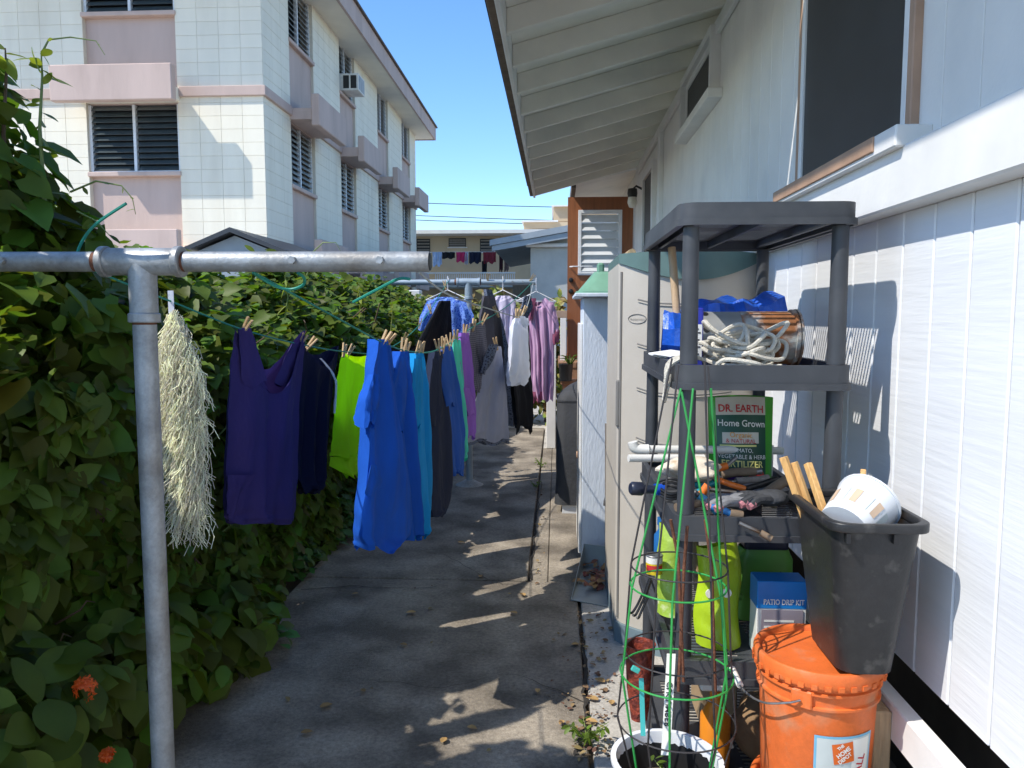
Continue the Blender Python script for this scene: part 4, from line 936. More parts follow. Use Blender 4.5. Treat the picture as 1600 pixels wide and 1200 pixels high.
# ================================================================== plastic shelf rack
m_grey = mat('grey_plastic', (.045,.049,.056), .5, .07, 10, .05, 200, col2=(.075,.078,.083), c2scale=7, c2lo=.45, c2hi=.75)
RX0, RX1, RY0, RY1 = .330, .802, 2.115, 2.985
TZ = [1.862, 1.425, 1.003, .590, .170]
rack = thing('shelf_rack', 'dark grey plastic five tier garden shelf against the white wall', 'shelf', (.56,2.55,0))
LEG = [(.366,2.155),(.766,2.155),(.366,2.945),(.766,2.945)]
def rrect(x0, y0, x1, y1, r, n=4):
    out = []
    for cx, cy, a in ((x1-r,y1-r,0),(x0+r,y1-r,90),(x0+r,y0+r,180),(x1-r,y0+r,270)):
        for k in range(n+1): t = R(a+90*k/n); out.append((cx+r*math.cos(t), cy+r*math.sin(t)))
    return out
def ring(mb, outer, inner, z0, z1):
    n = len(outer); vs = [(x,y,z0) for x,y in outer]+[(x,y,z1) for x,y in outer]+[(x,y,z0) for x,y in inner]+[(x,y,z1) for x,y in inner]; fs = []
    for i in range(n):
        j = (i+1) % n; fs += [(i,j,n+j,n+i),(2*n+j,2*n+i,3*n+i,3*n+j),(n+i,n+j,3*n+j,3*n+i),(j,i,2*n+i,2*n+j)]
    mb.add(vs, fs)
for ti, z in enumerate(TZ):
    mb = MB(); h = .056 if ti == 0 else .064
    ring(mb, rrect(RX0,RY0,RX1,RY1,.045), rrect(RX0+.018,RY0+.018,RX1-.018,RY1-.018,.03), z-h, z)
    ring(mb, rrect(RX0-.006,RY0-.006,RX1+.006,RY1+.006,.048), rrect(RX0+.002,RY0+.002,RX1-.002,RY1-.002,.044), z-h-.004, z-h+.014)
    sh = mb.build('shelf', m_grey, rack, smooth=True, angle=30)
    dk = MB(); zt = z-.022
    x0, x1, y0, y1 = RX0+.015, RX1-.015, RY0+.015, RY1-.015
    cols = [(x0+.06, x0+.19), (x1-.19, x1-.06)]; rws = [(y0+.07, y0+.37), (y0+.47, y0+.77)]
    def pl(a, b, c, d): dk.box((a,b,zt-.004),(c,d,zt))
    pl(x0,y0,x1,rws[0][0]); pl(x0,rws[0][1],x1,rws[1][0]); pl(x0,rws[1][1],x1,y1)
    for ra, rb in rws:
        pl(x0,ra,cols[0][0],rb); pl(cols[0][1],ra,cols[1][0],rb); pl(cols[1][1],ra,x1,rb)
        nb = 14; st = (rb-ra)/nb
        for ca, cb2 in cols:
            for k in range(nb): dk.box((ca,ra+k*st+st*.62,zt-.0035),(cb2,ra+(k+1)*st,zt-.0005))
    dk.build('deck', m_grey, sh, kind='stuff')
    rb = MB()
    for xx in (x0+.04, (x0+x1)/2, x1-.04): MB().box((xx-.006,y0+.03,z-.052),(xx+.006,y1-.03,zt-.0045)).build('rib', m_grey, sh)
zz = [0] + TZ[::-1]
for (lx, ly) in LEG:
    for a, b in zip(zz, zz[1:]):
        if b - a < .02: continue
        MB().tube([(lx,ly,a+.001),(lx,ly,(b-.060))], [.0245,.022], 18).build('leg', m_grey, rack, smooth=True)
# ------------------------------------------------------------------ things on the second tier
Z2, Z3, Z4, Z5 = [z-.021 for z in TZ[1:]]
m_tarp = mat('blue_tarp', (.012,.10,.55), .35, .12, 20, .5, 45, spec=.6)
def lump(c, size, n=20, seed=0, amp=.18, flat=.9, fr=3.0):
    """a crumpled closed lump sitting on z=c.z"""
    rn = random.Random(seed); ph = [rn.uniform(0,6.28) for _ in range(8)]; rows = []
    for i in range(n+1):
        th = math.pi*i/n; row = []
        for j in range(n*2+1):
            a = 2*math.pi*j/(n*2)
            q = 1 + amp*(math.sin(fr*a+ph[0]+2*th)+.6*math.sin(2.0*fr*a-3*th+ph[1])*math.sin(th)+.4*math.sin(5*th+ph[2]+round(fr)*a))*math.sin(th)
            x, y, z = math.sin(th)*math.cos(a)*q, math.sin(th)*math.sin(a)*q, math.cos(th)*(1+.3*amp*math.sin(2*a+ph[3]))
            z = max(z, -flat); row.append((c[0]+x*size[0], c[1]+y*size[1], c[2]+(z+flat)*size[2]/(1+flat)))
        row[-1] = row[0]; rows.append(row)
    return MB().grid(rows)
tb = MB(); rn = random.Random(2); rows = []
for i, (dz, dy, w0, w1) in enumerate(((0,0,.36,.80),(.06,-.03,.36,.80),(.13,-.01,.362,.785),(.195,.03,.365,.775),(.215,.10,.38,.76),(.19,.2,.39,.75),(.0,.28,.39,.75))):
    row = []
    for j in range(25):
        s = j/24; hz = dz*(.82+.30*s + .07*math.sin(9*s+i)+.05*math.sin(21*s+2*i)) if dz else 0
        row.append((w0+(w1-w0)*s, 2.66+dy+.018*math.sin(13*s+1.7*i)+.01*math.sin(31*s+i), Z2+.001+hz))
    rows.append(row)
tag(tb.grid(rows).build('tarp', m_tarp, smooth=True, angle=25), 'folded bright blue plastic tarp on the second tier', 'tarp')
m_tin = mat('rusty_tin', (.30,.12,.045), .7, .2, 14, .3, 90, metal=.3, col2=(.42,.43,.41), c2scale=7, c2lo=.50, c2hi=.58)
m_tinb = mat('brown_rust', (.17,.07,.03), .75, .2, 12, .25, 90, metal=.2)
cyl = thing('rusty_canister', 'rusty round metal canister lying on its side behind the rope', 'canister', (.6,2.4,Z2))
r = .082; cz = Z2 + r + .004; xa, xb = .43, .745; cyy = 2.47
def hcyl(xs, rs, n=36):
    m = MB(); m.lathe([(rr, xx) for xx, rr in zip(xs, rs)], (0,0,0), n); m.v = [(z, cyy + x, cz + y) for x, y, z in m.v]; return m
hcyl([xa,xa+.14],[r,r]).build('grey_end', mat('galvanised_sheet',(.50,.51,.50),.4,.12,8,metal=.6), cyl, smooth=True)
hcyl([xa+.139,xa+.30,xa+.302,xa+.312,xa+.314],[r+.001,r+.001,r+.007,r+.007,r+.001]).build('shell', m_tin, cyl, smooth=True)
hcyl([xa+.315,xa+.322,xa+.322,xa+.30],[r+.008,r+.008,r-.004,r-.004]).build('rim', m_tin, cyl, smooth=True)
hcyl([xa+.31,xa+.3101],[r-.004,.0005]).build('end_disc', m_tinb, cyl); hcyl([xa,xa-.0005],[r,.0005]).build('end_disc', m_tinb, cyl)
for k, (dx, an) in enumerate(((.03,-115),(.03,-160),(.03,-75))):
    p = Vector((xa+dx, cyy+(r+.001)*math.cos(R(an)), cz-(r+.001)*math.sin(R(an))*1)); 
    nn = Vector((0, math.cos(R(an)), -math.sin(R(an)))); MB().tube([p-nn*.002, p+nn*.0015], .011, 14).build('hole', m_black, cyl)
m_cotton = mat('white_rope', (.62,.58,.49), .85, .12, 30, .6, 260)
rope = []; rn = random.Random(11)
def ropeloop(c, rx, ry, tilt, n=26, rad=.0062, wob=.012, turns=1.0, dz=0):
    pts = []; ph = rn.uniform(0,6.28); e = Euler((tilt, rn.uniform(-.4,.4), rn.uniform(-.5,.5))).to_matrix()
    for i in range(n):
        a = 2*math.pi*turns*i/(n-1)+ph; v = Vector((rx*math.cos(a)*(1+.1*math.sin(3*a+ph)), ry*math.sin(a), wob*math.sin(2*a+ph)+dz*i/n)); p = Vector(c)+e@v
        if RX0+.03 < p.x < RX1-.02: p.z = max(p.z, Z2+.008)
        p.y = min(p.y, 2.372 - max(0,(.06-(p.z-Z2)))*.0); pts.append(p)
    return pts
mb = MB()
for i in range(17):
    cx = rn.uniform(.455,.60); hgt = rn.uniform(.018,.105)*(1-abs(cx-.53)*3.2) + .012
    mb.tube(smooth_pts(ropeloop((cx,2.30+rn.uniform(-.04,.02),Z2+max(.012,hgt)), rn.uniform(.05,.10), rn.uniform(.025,.055), rn.uniform(.1,1.1)),2), .0064, 7)
mb.tube(smooth_pts([Vector(p) for p in ((.46,2.20,Z2+.02),(.44,2.16,Z2+.012),(.46,2.135,Z2+.035),(.52,2.125,Z2+.03),(.56,2.14,Z2+.02),(.58,2.18,Z2+.01),(.55,2.22,Z2+.012),(.60,2.24,Z2+.01),(.64,2.22,Z2+.012))],4), .0066, 7)
tag(mb.build('rope', m_cotton, smooth=True, kind=None), 'tangled heap of off white cotton rope on the second tier', 'rope')
mb = MB()
for i in range(4):
    y = 2.20+.02*i; mb.tube(smooth_pts([Vector(p) for p in ((.42,y,Z2+.03),(.37,y-.02,TZ[1]+.02),(.318,y-.03,TZ[1]-.005),(.305+.004*i,y-.03,TZ[1]-.05-.012*i),(.312,y-.02,TZ[1]-.075-.012*i),(.320,y-.01,TZ[1]-.03))],4), .0058, 6)
tag(mb.build('rope', m_cotton, smooth=True), 'end of the cotton rope hanging over the left shelf edge', 'rope')
bc = P(1048,480,2.33); can = thing('blue_carton', 'upright blue and white printed carton at the left of the rope', 'carton', (bc.x,2.33,Z2))
MB().box((.375,2.30,Z2),(.432,2.36,P(1048,481,2.33).z)).build('carton_body', mat('blue_card',(.02,.03,.33),.5), can, bevel=.003)
MB().box((.386,2.2975,Z2+.03),(.428,2.2995,Z2+.13)).build('label', mat('card_white',(.72,.72,.7),.6), can)
m_ink = mat('dark_ink', (.03,.03,.05), .7)
for i in range(8): MB().box((.390,2.2965,Z2+.040+.0105*i),(.390+[.03,.026,.033,.02,.031,.024,.034,.028][i],2.2972,Z2+.0445+.0105*i)).build('print_line', m_ink, can)
m_paper = mat('paper', (.78,.78,.76), .7)
for i in range(3):
    tag(MB().obox((.365,2.55-.035*i,Z2+.028+.004*i),(.09,.12,.002),(.05,-.1,.2+.15*i)).build('paper_sheet', m_paper), ['lowest','middle','top'][i]+' white paper in the small pile at the left shelf edge', 'paper', 'papers on the second tier')
tag(MB().tube([(.49,2.60,.62),(.405,2.78,1.80)], .014, 12).build('broom_stick', mat('handle_wood',(.48,.33,.19),.6,.12,20,stretch=(5,5,.6)), smooth=True), 'pale round wooden broom stick standing behind the rack post', 'stick')

# ------------------------------------------------------------------ third tier
fp = lambda u, v, y: P(u, v, y)
m_bagg = mat('bag_green', (.07,.38,.03), .35, .1, 8, .3, 25); m_bagd = mat('bag_dark_green', (.012,.075,.04), .4, .1, 8); m_bagc = mat('bag_cream', (.62,.58,.48), .5); m_red = mat('print_red', (.55,.03,.03), .5)
m_yel = mat('print_yellow', (.75,.70,.22), .5); m_ltw = mat('print_white', (.8,.79,.72), .5); m_org = mat('print_orange', (.75,.32,.03), .5)
bag = thing('fertilizer_bag', 'green organic fertilizer bag with cream top standing on the third tier', 'bag', (.5,2.6,Z3))
BY = 2.62; BL = P(1108,625,BY); BR = P(1212,632,BY); ztop = P(1150,623,BY).z
bx0, bx1 = BL.x, BR.x
def bagpt(s, t, front=True):
    """s across 0..1, t up 0..1 on the bag's bulging face"""
    e = math.sin(math.pi*min(1,max(0,s)))**.6; d = .055*e*(1-t**2*.75)+.004
    x = bx0+.006 + (bx1-bx0-.012)*s + .012*(t-.3)*(s-.5); return Vector((x, BY - (d if front else -d) + .03*t, Z3+.002 + (ztop-Z3)*t + .006*math.sin(3*s)*t))
bm_ = MB(); bm_.grid([[bagpt(i/16, j/14) for i in range(17)] for j in range(15)]); bm_.grid([[bagpt(i/16, j/14, False) for i in range(17)] for j in range(15)])
bm_.build('bag_body', m_bagg, bag, smooth=True)
def band(t0, t1, s0, s1, m, nm, off=.0015, skew=0):
    g_ = []
    for j in range(5):
        t = t0+(t1-t0)*j/4; g_.append([bagpt(s0+(s1-s0)*i/10, t+skew*(i/10)) + Vector((0,-off,0)) for i in range(11)])
    MB().grid(g_).build(nm, m, bag, smooth=True)
band(.80,.995,.10,.86,m_bagc,'cream_band'); band(.0,.80,.10,.86,m_bagd,'dark_panel', .0012); band(.49,.61,.18,.74,m_bagc,'cream_tag',.0025); band(.455,.475,.14,.7,m_yel,'yellow_stripe',.0025)
fnb = lambda s0, t0, off=.004: (lambda x, y: bagpt(s0 + x/(bx1-bx0), t0 + y/(ztop-Z3) - .10*x) + Vector((0,-off,0)))
text_on('DR. EARTH', .034, m_red, bag, fnb(.48,.865), bold=.0006, sx=.92)
text_on('Home Grown', .030, m_ltw, bag, fnb(.48,.705), bold=.0004, sx=.95)
text_on('Organic', .024, m_org, bag, fnb(.46,.58,.0055), sx=1.0); text_on('& NATURAL', .019, m_red, bag, fnb(.46,.515,.0055))
text_on('TOMATO,', .018, m_ltw, bag, fnb(.46,.415)); text_on('VEGETABLE & HERB', .019, m_ltw, bag, fnb(.48,.345)); text_on('FERTILIZER', .030, m_yel, bag, fnb(.48,.265), bold=.0005, sx=.98)
for k, (s, t, rr) in enumerate(((.66,.10,.022),(.80,.09,.02),(.74,.16,.015))):
    c = bagpt(s, t)+Vector((0,-.003,0)); MB().tube([c+Vector((0,.002,0)), c+Vector((0,-.0005-.0003*k,0))], rr, 18).build('printed_tomato', m_red, bag)
tub = thing('supplement_tub', 'small white tub with purple lid in front of the fertilizer bag', 'tub', (.51,2.5,Z3))
tc = P(1145,720,2.49); MB().lathe([(.001,0),(.030,0),(.032,.006),(.032,.045),(.026,.050),(.001,.05)], (tc.x,2.49,Z3+.004), 24).build('tub_body', m_ltw, tub, smooth=True)
MB().lathe([(.033,.05),(.034,.066),(.030,.070),(.001,.070)], (tc.x,2.49,Z3+.004), 24).build('lid', mat('purple_lid',(.10,.03,.22),.4), tub, smooth=True)
m_pvc = mat('white_pvc', (.74,.72,.66), .4, .05, 10)
pv = thing('pvc_pipe', 'upper white pvc pipe with a rounded elbow end on the third tier', 'pipe', (.5,2.62,Z3), 'white pvc pipes')
py_ = 2.50; pa = P(1000,702,py_); pb = P(1190,703,py_+.12)
MB().tube([pa, pb], .0135, 14).build('pipe', m_pvc, pv, smooth=True); MB().tube(smooth_pts([pa+Vector((.028,.0,0)),pa+Vector((-.004,0,0)),pa+Vector((-.018,0,.006)),pa+Vector((-.024,0,.024))],4), .017, 14).build('elbow', m_pvc, pv, smooth=True)
pc_ = P(982,716,2.44); pd_ = P(1100,716,2.5)
tag(MB().tube([pc_, pd_], .0125, 14).build('pvc_pipe', m_pvc, smooth=True), 'lower plain white pvc pipe poking out left of the third tier', 'pipe', 'white pvc pipes')
pe = P(1192,704,2.74); t = thing('pvc_fitting', 'white pvc pipe tee at the back right of the third tier', 'pipe', (pe.x,pe.y,Z3))
MB().tube([pe+Vector((-.08,0,0)),pe+Vector((.07,0,0))], .0135, 12).build('pipe', m_pvc, t, smooth=True); MB().tube([pe+Vector((.02,0,.02)),pe+Vector((.02,0,-.09))], .0165, 12).build('tee_leg', m_pvc, t, smooth=True)
tag(lump((.415,2.36,P(1050,748,2.38).z),(.085,.07,.075), seed=4, amp=.16).build('rag', mat('cream_rag',(.66,.58,.46),.9,.15,16,.4,60,col2=(.45,.33,.2),c2scale=18,c2lo=.55,c2hi=.7), smooth=True), 'crumpled cream rag lying across the pvc pipes', 'rag')
hn = thing('hose_connector', 'dark hose connector with blue ring sticking out at left', 'connector', (.3,2.32,Z3))
ha = P(985,763,2.30); hb = P(1050,766,2.34); dv = (hb-ha).normalized()
MB().tube([ha, ha+dv*.006, ha+dv*.036, ha+dv*.042], [.016,.021,.021,.017], 16).build('knurled_cap', mat('navy_plastic',(.02,.025,.045),.4), hn, smooth=True)
MB().tube([ha+dv*.041, ha+dv*.105], .0135, 14).build('barrel', mat('navy_plastic2',(.022,.03,.055),.4), hn, smooth=True)
MB().tube([ha+dv*.080, ha+dv*.108], .018, 14).build('blue_ring', mat('ring_blue',(.01,.08,.5),.35), hn, smooth=True)
m_glv = mat('dark_glove', (.045,.047,.052), .85, .15, 18, .4, 80); m_glvp = mat('pink_glove_tip', (.50,.20,.22), .85, .1, 18, .3, 80); m_glvg = mat('grey_glove', (.20,.20,.21), .85, .12, 18, .4, 80)
def glove(c, yaw, label, m, tips, n=4, L=.13):
    t = thing('garden_glove', label, 'glove', c, 'work gloves on the third tier'); e = Euler((0,0,yaw)).to_matrix(); c = Vector(c)
    MB_ = lump((0,0,0),(.055,.045,.045),12,seed=int(yaw*10)+n,amp=.10); MB_.v = [tuple(c+e@Vector(v)) for v in MB_.v]; MB_.build('palm', m, t, smooth=True)
    for k in range(n):
        o = (k-(n-1)/2)*.021; ln = L*(.55+.1*(1.5-abs(k-1.4)))*.8
        p = [c+e@Vector((.03,o*.9,.024)), c+e@Vector((.05+ln*.45,o*1.05,.028)), c+e@Vector((.05+ln,o*1.15,.014))]
        f = MB().tube(smooth_pts(p,3), [.013]*6+[.009], 8).build('finger', m, t, smooth=True)
        if tips: MB().tube([p[1].lerp(p[2],.55), p[2]+(p[2]-p[1]).normalized()*.004], [.0138,.0105], 8).build('fingertip', tips, f, smooth=True)
    MB().tube([c+e@Vector((0,-.035,.02)), c+e@Vector((.03,-.062,.018)), c+e@Vector((.055,-.07,.012))], [.014,.013,.009], 8).build('thumb', m, t, smooth=True)
    return t
glove((.535,2.205,Z3+.026), R(200), 'grey knit work glove with pale pink fingertips lying at front', m_glvg, m_glvp)
glove((.62,2.215,Z3+.034), R(205), 'black work glove with pink tips hanging over the shelf front', m_glv, m_glvp)
glove((.60,2.34,Z3+.022), R(25), 'grey and white striped glove lying in the middle of the tier', m_glvg, m_ltw)
glove((.53,2.42,Z3+.018), R(80), 'dark crumpled glove further back on the third tier', m_glv, None)
m_teal = mat('teal_handle', (.015,.24,.30), .4, .1, 10); m_orh = mat('orange_handle', (.75,.17,.02), .4, .1, 10); m_steel = mat('tool_steel', (.30,.30,.30), .4, .15, 20, metal=.8, col2=(.14,.09,.06), c2scale=20, c2lo=.5, c2hi=.7); m_oldw = mat('worn_handle', (.20,.14,.09), .7, .2, 20, .2, 40)
def tool(name, label, parts, cat='tool'):
    t = thing(name, label, cat, parts[0][2][0], 'hand tools on the third tier')
    for nm, m, pts, rr in parts: MB().tube(smooth_pts([Vector(p) for p in pts],4) if len(pts) > 2 else pts, rr, 10).build(nm, m, t, smooth=True)
    return t
tool('pruning_shears','orange handled pruning shears lying behind the rack post',[('handle',m_orh,[P(1085,732,2.40),P(1108,735,2.40),P(1135,728,2.42)],.012),('handle',m_teal,[P(1075,752,2.34),P(1098,760,2.33),P(1120,752,2.34)],.010),('blade',m_steel,[P(1135,728,2.42),P(1150,715,2.44)],.007)])
tool('grass_shears','teal handled grass shears with orange joint in the middle',[('handle',m_teal,[P(1060,770,2.27),P(1085,772,2.26),P(1105,764,2.27)],.012),('joint',m_orh,[P(1096,772,2.25),P(1106,758,2.25)],.012),('blade',m_steel,[P(1105,764,2.27),P(1150,770,2.28)],.006)])
tool('trowel','wooden handled trowel leaning towards the black bin',[('handle',m_oldw,[P(1226,752,2.30),P(1210,762,2.28),P(1196,772,2.26)],.016),('shank',m_steel,[P(1196,772,2.26),P(1165,790,2.22)],.005)])
tool('knife','brown handled garden knife lying at the front left',[('handle',m_oldw,[P(1056,793,2.16),P(1080,789,2.18),P(1100,784,2.2)],.012),('blade',m_steel,[P(1100,784,2.2),P(1140,780,2.24)],.006)])
tool('screwdriver','old screwdriver hanging over the front rim of the third tier',[('handle',m_oldw,[P(1188,832,2.09),P(1206,842,2.08)],.009),('shank',m_steel,[P(1155,817,2.10),P(1188,832,2.09)],.005)])
tool('hand_rake','brown handled hand rake lying in front of the fertilizer bag',[('handle',m_oldw,[P(1128,742,2.45),P(1150,738,2.45),P(1180,737,2.46)],.014),('ferrule',m_steel,[P(1180,737,2.46),P(1190,736,2.46)],.011)])
tool('long_pliers','blue grip pliers crossing under the gloves',[('handle',mat('light_blue_grip',(.06,.28,.45),.4),[P(1092,775,2.20),P(1105,785,2.19),P(1122,800,2.17)],.013),('jaw',m_steel,[P(1092,775,2.20),P(1085,768,2.21)],.008)])
for k in range(3): tag(MB().tube(smooth_pts([P(1030+6*k,752+4*k,2.3),P(1050,748+6*k,2.28),P(1075,760+5*k,2.28),P(1050,772+4*k,2.27),P(1032,764+5*k,2.28)],5), .0045, 6).build('black_hose', m_black, smooth=True), ['upper','middle','lower'][k]+' coil of thin black drip hose at the left of the third tier', 'hose', 'drip hose coils')
st_ = [(1048,812,1068,935),(1074,822,1060,950),(1102,812,1118,960)]
for k, (u0,v0,u1,v1) in enumerate(st_): tag(MB().tube([P(u0,v0,2.02),P((u0+u1)/2+2,(v0+v1)/2,2.03),P(u1,v1+130,2.03)], .0045, 7).build('rusty_stake', m_rust, smooth=True), ['left','middle','right'][k]+' thin rusty metal stake among the tomato cage wires', 'stake', 'rusty stakes')

tool('loppers','long orange and black loppers lying across the gloves',[('handle',m_orh,[P(1118,748,2.33),P(1142,757,2.31),P(1165,764,2.30)],.009),('handle',m_black,[P(1165,764,2.30),P(1190,757,2.32),P(1215,748,2.34)],.010),('blade',m_steel,[P(1118,748,2.33),P(1100,742,2.35)],.006)])
tool('weeder','thin steel weeder with grey wooden grip at the back of the tier',[('handle',m_greywood,[P(1150,752,2.42),P(1180,750,2.44),P(1200,747,2.46)],.012),('shank',m_steel,[P(1110,757,2.40),P(1150,752,2.42)],.005)])
tool('wire_brush','short blue wire brush at the front of the third tier',[('handle',mat('brush_blue',(.02,.16,.42),.4),[P(1112,792,2.15),P(1128,796,2.14),P(1140,802,2.14)],.010),('brush',m_oldw,[P(1140,802,2.14),P(1160,806,2.14)],.013)])
for k in range(3): tag(MB().tube(smooth_pts([P(1150+14*k,782+3*k,2.19),P(1172+10*k,774+4*k,2.2),P(1196,776+6*k,2.2),P(1214,786+3*k,2.2)],5), .0045, 6).build('loose_cord', [m_black,m_ltw,m_oldw][k], smooth=True), ['black','white','brown'][k]+' loose cord lying beside the gloves', 'cord', 'loose cords on the third tier')
tag(lump((.70,2.42,Z3+.002),(.07,.09,.06), seed=9, amp=.2).build('dark_sack', m_glv, smooth=True), 'crumpled dark cloth sack at the right of the third tier', 'sack')
tag(lump((.66,2.40,Z5+.004),(.09,.10,.20), seed=14, amp=.13).build('brown_paper_bag', mat('kraft_paper',(.26,.16,.08),.8,.15,12,.5,30), smooth=True), 'crumpled brown paper bag on the lowest tier', 'bag')
tag(MB().box((.50,2.55,Z5+.003),(.62,2.75,Z5+.17)).build('tan_carton', mat('tan_card',(.40,.28,.16),.8,.1,8), bevel=.004), 'tan cardboard carton at the back of the lowest tier', 'carton')
tag(lump((.585,2.60,Z4+.003),(.05,.06,.16), seed=21, amp=.12).build('white_sack', mat('white_sack',(.62,.62,.58),.6,.1,10,.4,30), smooth=True), 'small white plastic sack behind the green jug', 'sack')
# ------------------------------------------------------------------ fourth tier and floor of the rack
m_lime = mat('lime_bag', (.38,.55,.02), .35, .1, 8, .4, 22)
def softbag(c, w, h, dp, m, label, name, seed):
    rn = random.Random(seed); ph = [rn.uniform(0,6.28) for _ in range(4)]
    def q(s, t, f):
        e = math.sin(math.pi*s)**.5; d = dp*e*(1-.6*t**3)*(1+.08*math.sin(9*t+ph[0])+.07*math.sin(23*t+7*s+ph[1]))
        return Vector((c[0]+(s-.5)*w*(1-.10*t*t)+.006*math.sin(8*t+ph[2]), c[1]+(-d if f else d)+.02*t, c[2]+h*t*(1+.03*math.sin(5*s+ph[3]))))
    m_ = MB(); m_.grid([[q(i/14,j/20,1) for i in range(15)] for j in range(21)]); m_.grid([[q(i/14,j/20,0) for i in range(15)] for j in range(21)])
    t = thing(name, label, 'bag', c); m_.build('bag_body', m, t, smooth=True)
    return t, q
Z4b = Z4 + .003
t, q = softbag((P(1122,950,2.28).x,2.28,Z4b), .135, .30, .05, m_lime, 'tall lime green soil bag on the fourth tier behind the post', 'soil_bag', 3)
for s in (.25,.6): c = q(s,.56,1)+Vector((0,-.004,0)); MB().tube([c+Vector((0,.004,0)), c], .014, 14).build('white_dot', m_ltw, t)
softbag((P(1052,880,2.42).x,2.44,Z4b+.03), .10, .30, .045, mat('lime_bag2',(.34,.50,.06),.35,.12,14,.5,30,col2=(.65,.68,.4),c2scale=20,c2lo=.55,c2hi=.65), 'crumpled lime plastic bag at the left of the fourth tier', 'plastic_bag', 8)
yc = thing('yellow_can', 'small yellow and white tin can on the left shelf edge', 'can', P(1022,900,2.38)); c = P(1022,895,2.38); zb = c.z
MB().lathe([(.001,0),(.026,0),(.026,.055),(.001,.055)], (c.x,2.38,zb), 22).build('can_body', mat('can_yellow',(.75,.55,.02),.4), yc, smooth=True)
MB().lathe([(.0263,.035),(.0263,.056)], (c.x,2.38,zb), 22).build('white_band', m_ltw, yc, smooth=True); MB().lathe([(.0265,.012),(.0265,.03)], (c.x,2.38,zb), 22, R(200), R(330)).build('red_label', m_red, yc, smooth=True)
MB().lathe([(.027,.055),(.028,.058),(.026,.060),(.001,.058)], (c.x,2.38,zb), 22).build('lid', m_steel, yc, smooth=True)
tag(MB().lathe([(.001,0),(.028,0),(.028,.13),(.014,.15),(.014,.165),(.018,.166),(.018,.19),(.001,.19)], (P(1035,835,2.55).x,2.55,P(1035,895,2.55).z), 18).build('blue_capped_bottle', mat('bottle_blue',(.02,.13,.35),.35), smooth=True), 'blue capped bottle at the back left below the third tier', 'bottle')
jug = thing('green_jug', 'green weed killer jug with dark cap at the right of the fourth tier', 'jug', (P(1190,930,2.5).x,2.5,Z4b))
jx = P(1190,930,2.5).x; jg = MB(); jr = [(.0,.085),(.02,.09),(.20,.09),(.235,.075)]
jg.grid([[(jx+x*w/.09, 2.5+y*w/.09*.75, Z4b+z) for x, y in rrect(-.09,-.06,.09,.06,.03)+[rrect(-.09,-.06,.09,.06,.03)[0]]] for z, w in jr]); jg.build('jug_body', mat('jug_green',(.10,.28,.04),.4,.08,8), jug, smooth=True)
MB().box((jx-.07,2.45,Z4b+.235),(jx+.07,2.55,Z4b+.30)).build('dark_top', mat('jug_navy',(.012,.015,.04),.4), jug, bevel=.012, seg=2)
MB().tube(smooth_pts([Vector((jx-.085,2.43,Z4b+.25)),Vector((jx-.12,2.42,Z4b+.20)),Vector((jx-.11,2.42,Z4b+.11)),Vector((jx-.085,2.43,Z4b+.09))],5), .013, 10).build('jug_handle', mat('jug_green2',(.14,.36,.07),.4), jug, smooth=True)
for i, (s_, sz, dz) in enumerate((('natural',.026,.165),('care',.026,.14))): text_on(s_, sz, m_black, jug, lambda x, y, dz=dz: Vector((jx+.005+x, 2.5-.0675*1.0-.003, Z4b+dz+y)), bold=.0006)
MB().box((jx-.045,2.429,Z4b+.108),(jx+.06,2.4305,Z4b+.125)).build('orange_strip', m_orh, jug)
bx = thing('drip_kit_box', 'blue and white patio drip watering kit box on the fourth tier', 'box', (P(1205,1000,2.24).x,2.25,Z4b)); ax_ = P(1180,1000,2.2).x
MB().box((ax_,2.19,Z4b),(ax_+.14,2.27,Z4b+.225)).build('carton', m_ltw, bx, bevel=.002); MB().box((ax_-.001,2.1885,Z4b+.145),(ax_+.141,2.272,Z4b+.2265)).build('blue_top', mat('box_blue',(.01,.20,.55),.4), bx, bevel=.002)
MB().box((ax_+.012,2.1865,Z4b+.02),(ax_+.13,2.1882,Z4b+.143)).build('print_panel', mat('box_print',(.28,.24,.27),.6), bx)
text_on('PATIO DRIP KIT', .022, m_ltw, bx, lambda x, y: Vector((ax_+.075+x*.75, 2.1875, Z4b+.165+y)), bold=.0005)
for i in range(5): MB().box((ax_+.02,2.1855,Z4b+.035+.018*i),(ax_+.02+[.09,.08,.1,.07,.085][i],2.1862,Z4b+.041+.018*i)).build('print_line', m_ltw, bx)
# hand fork hanging by the left edge
hf = thing('hand_fork', 'small black garden hand fork hanging at the left rack edge', 'fork', P(1000,940,2.12)); a = P(1012,920,2.1); 
MB().tube([P(1016,905,2.1),P(1008,930,2.1)], .006, 8).build('handle', m_black, hf, smooth=True)
for k in range(3): MB().tube(smooth_pts([P(1004+4*k,928+3*k,2.1),P(996+4*k,945+3*k,2.1),P(988+5*k,957+4*k,2.09),P(983+6*k,957+4*k,2.08)],4), .0035, 6).build('tine', m_black, hf, smooth=True)
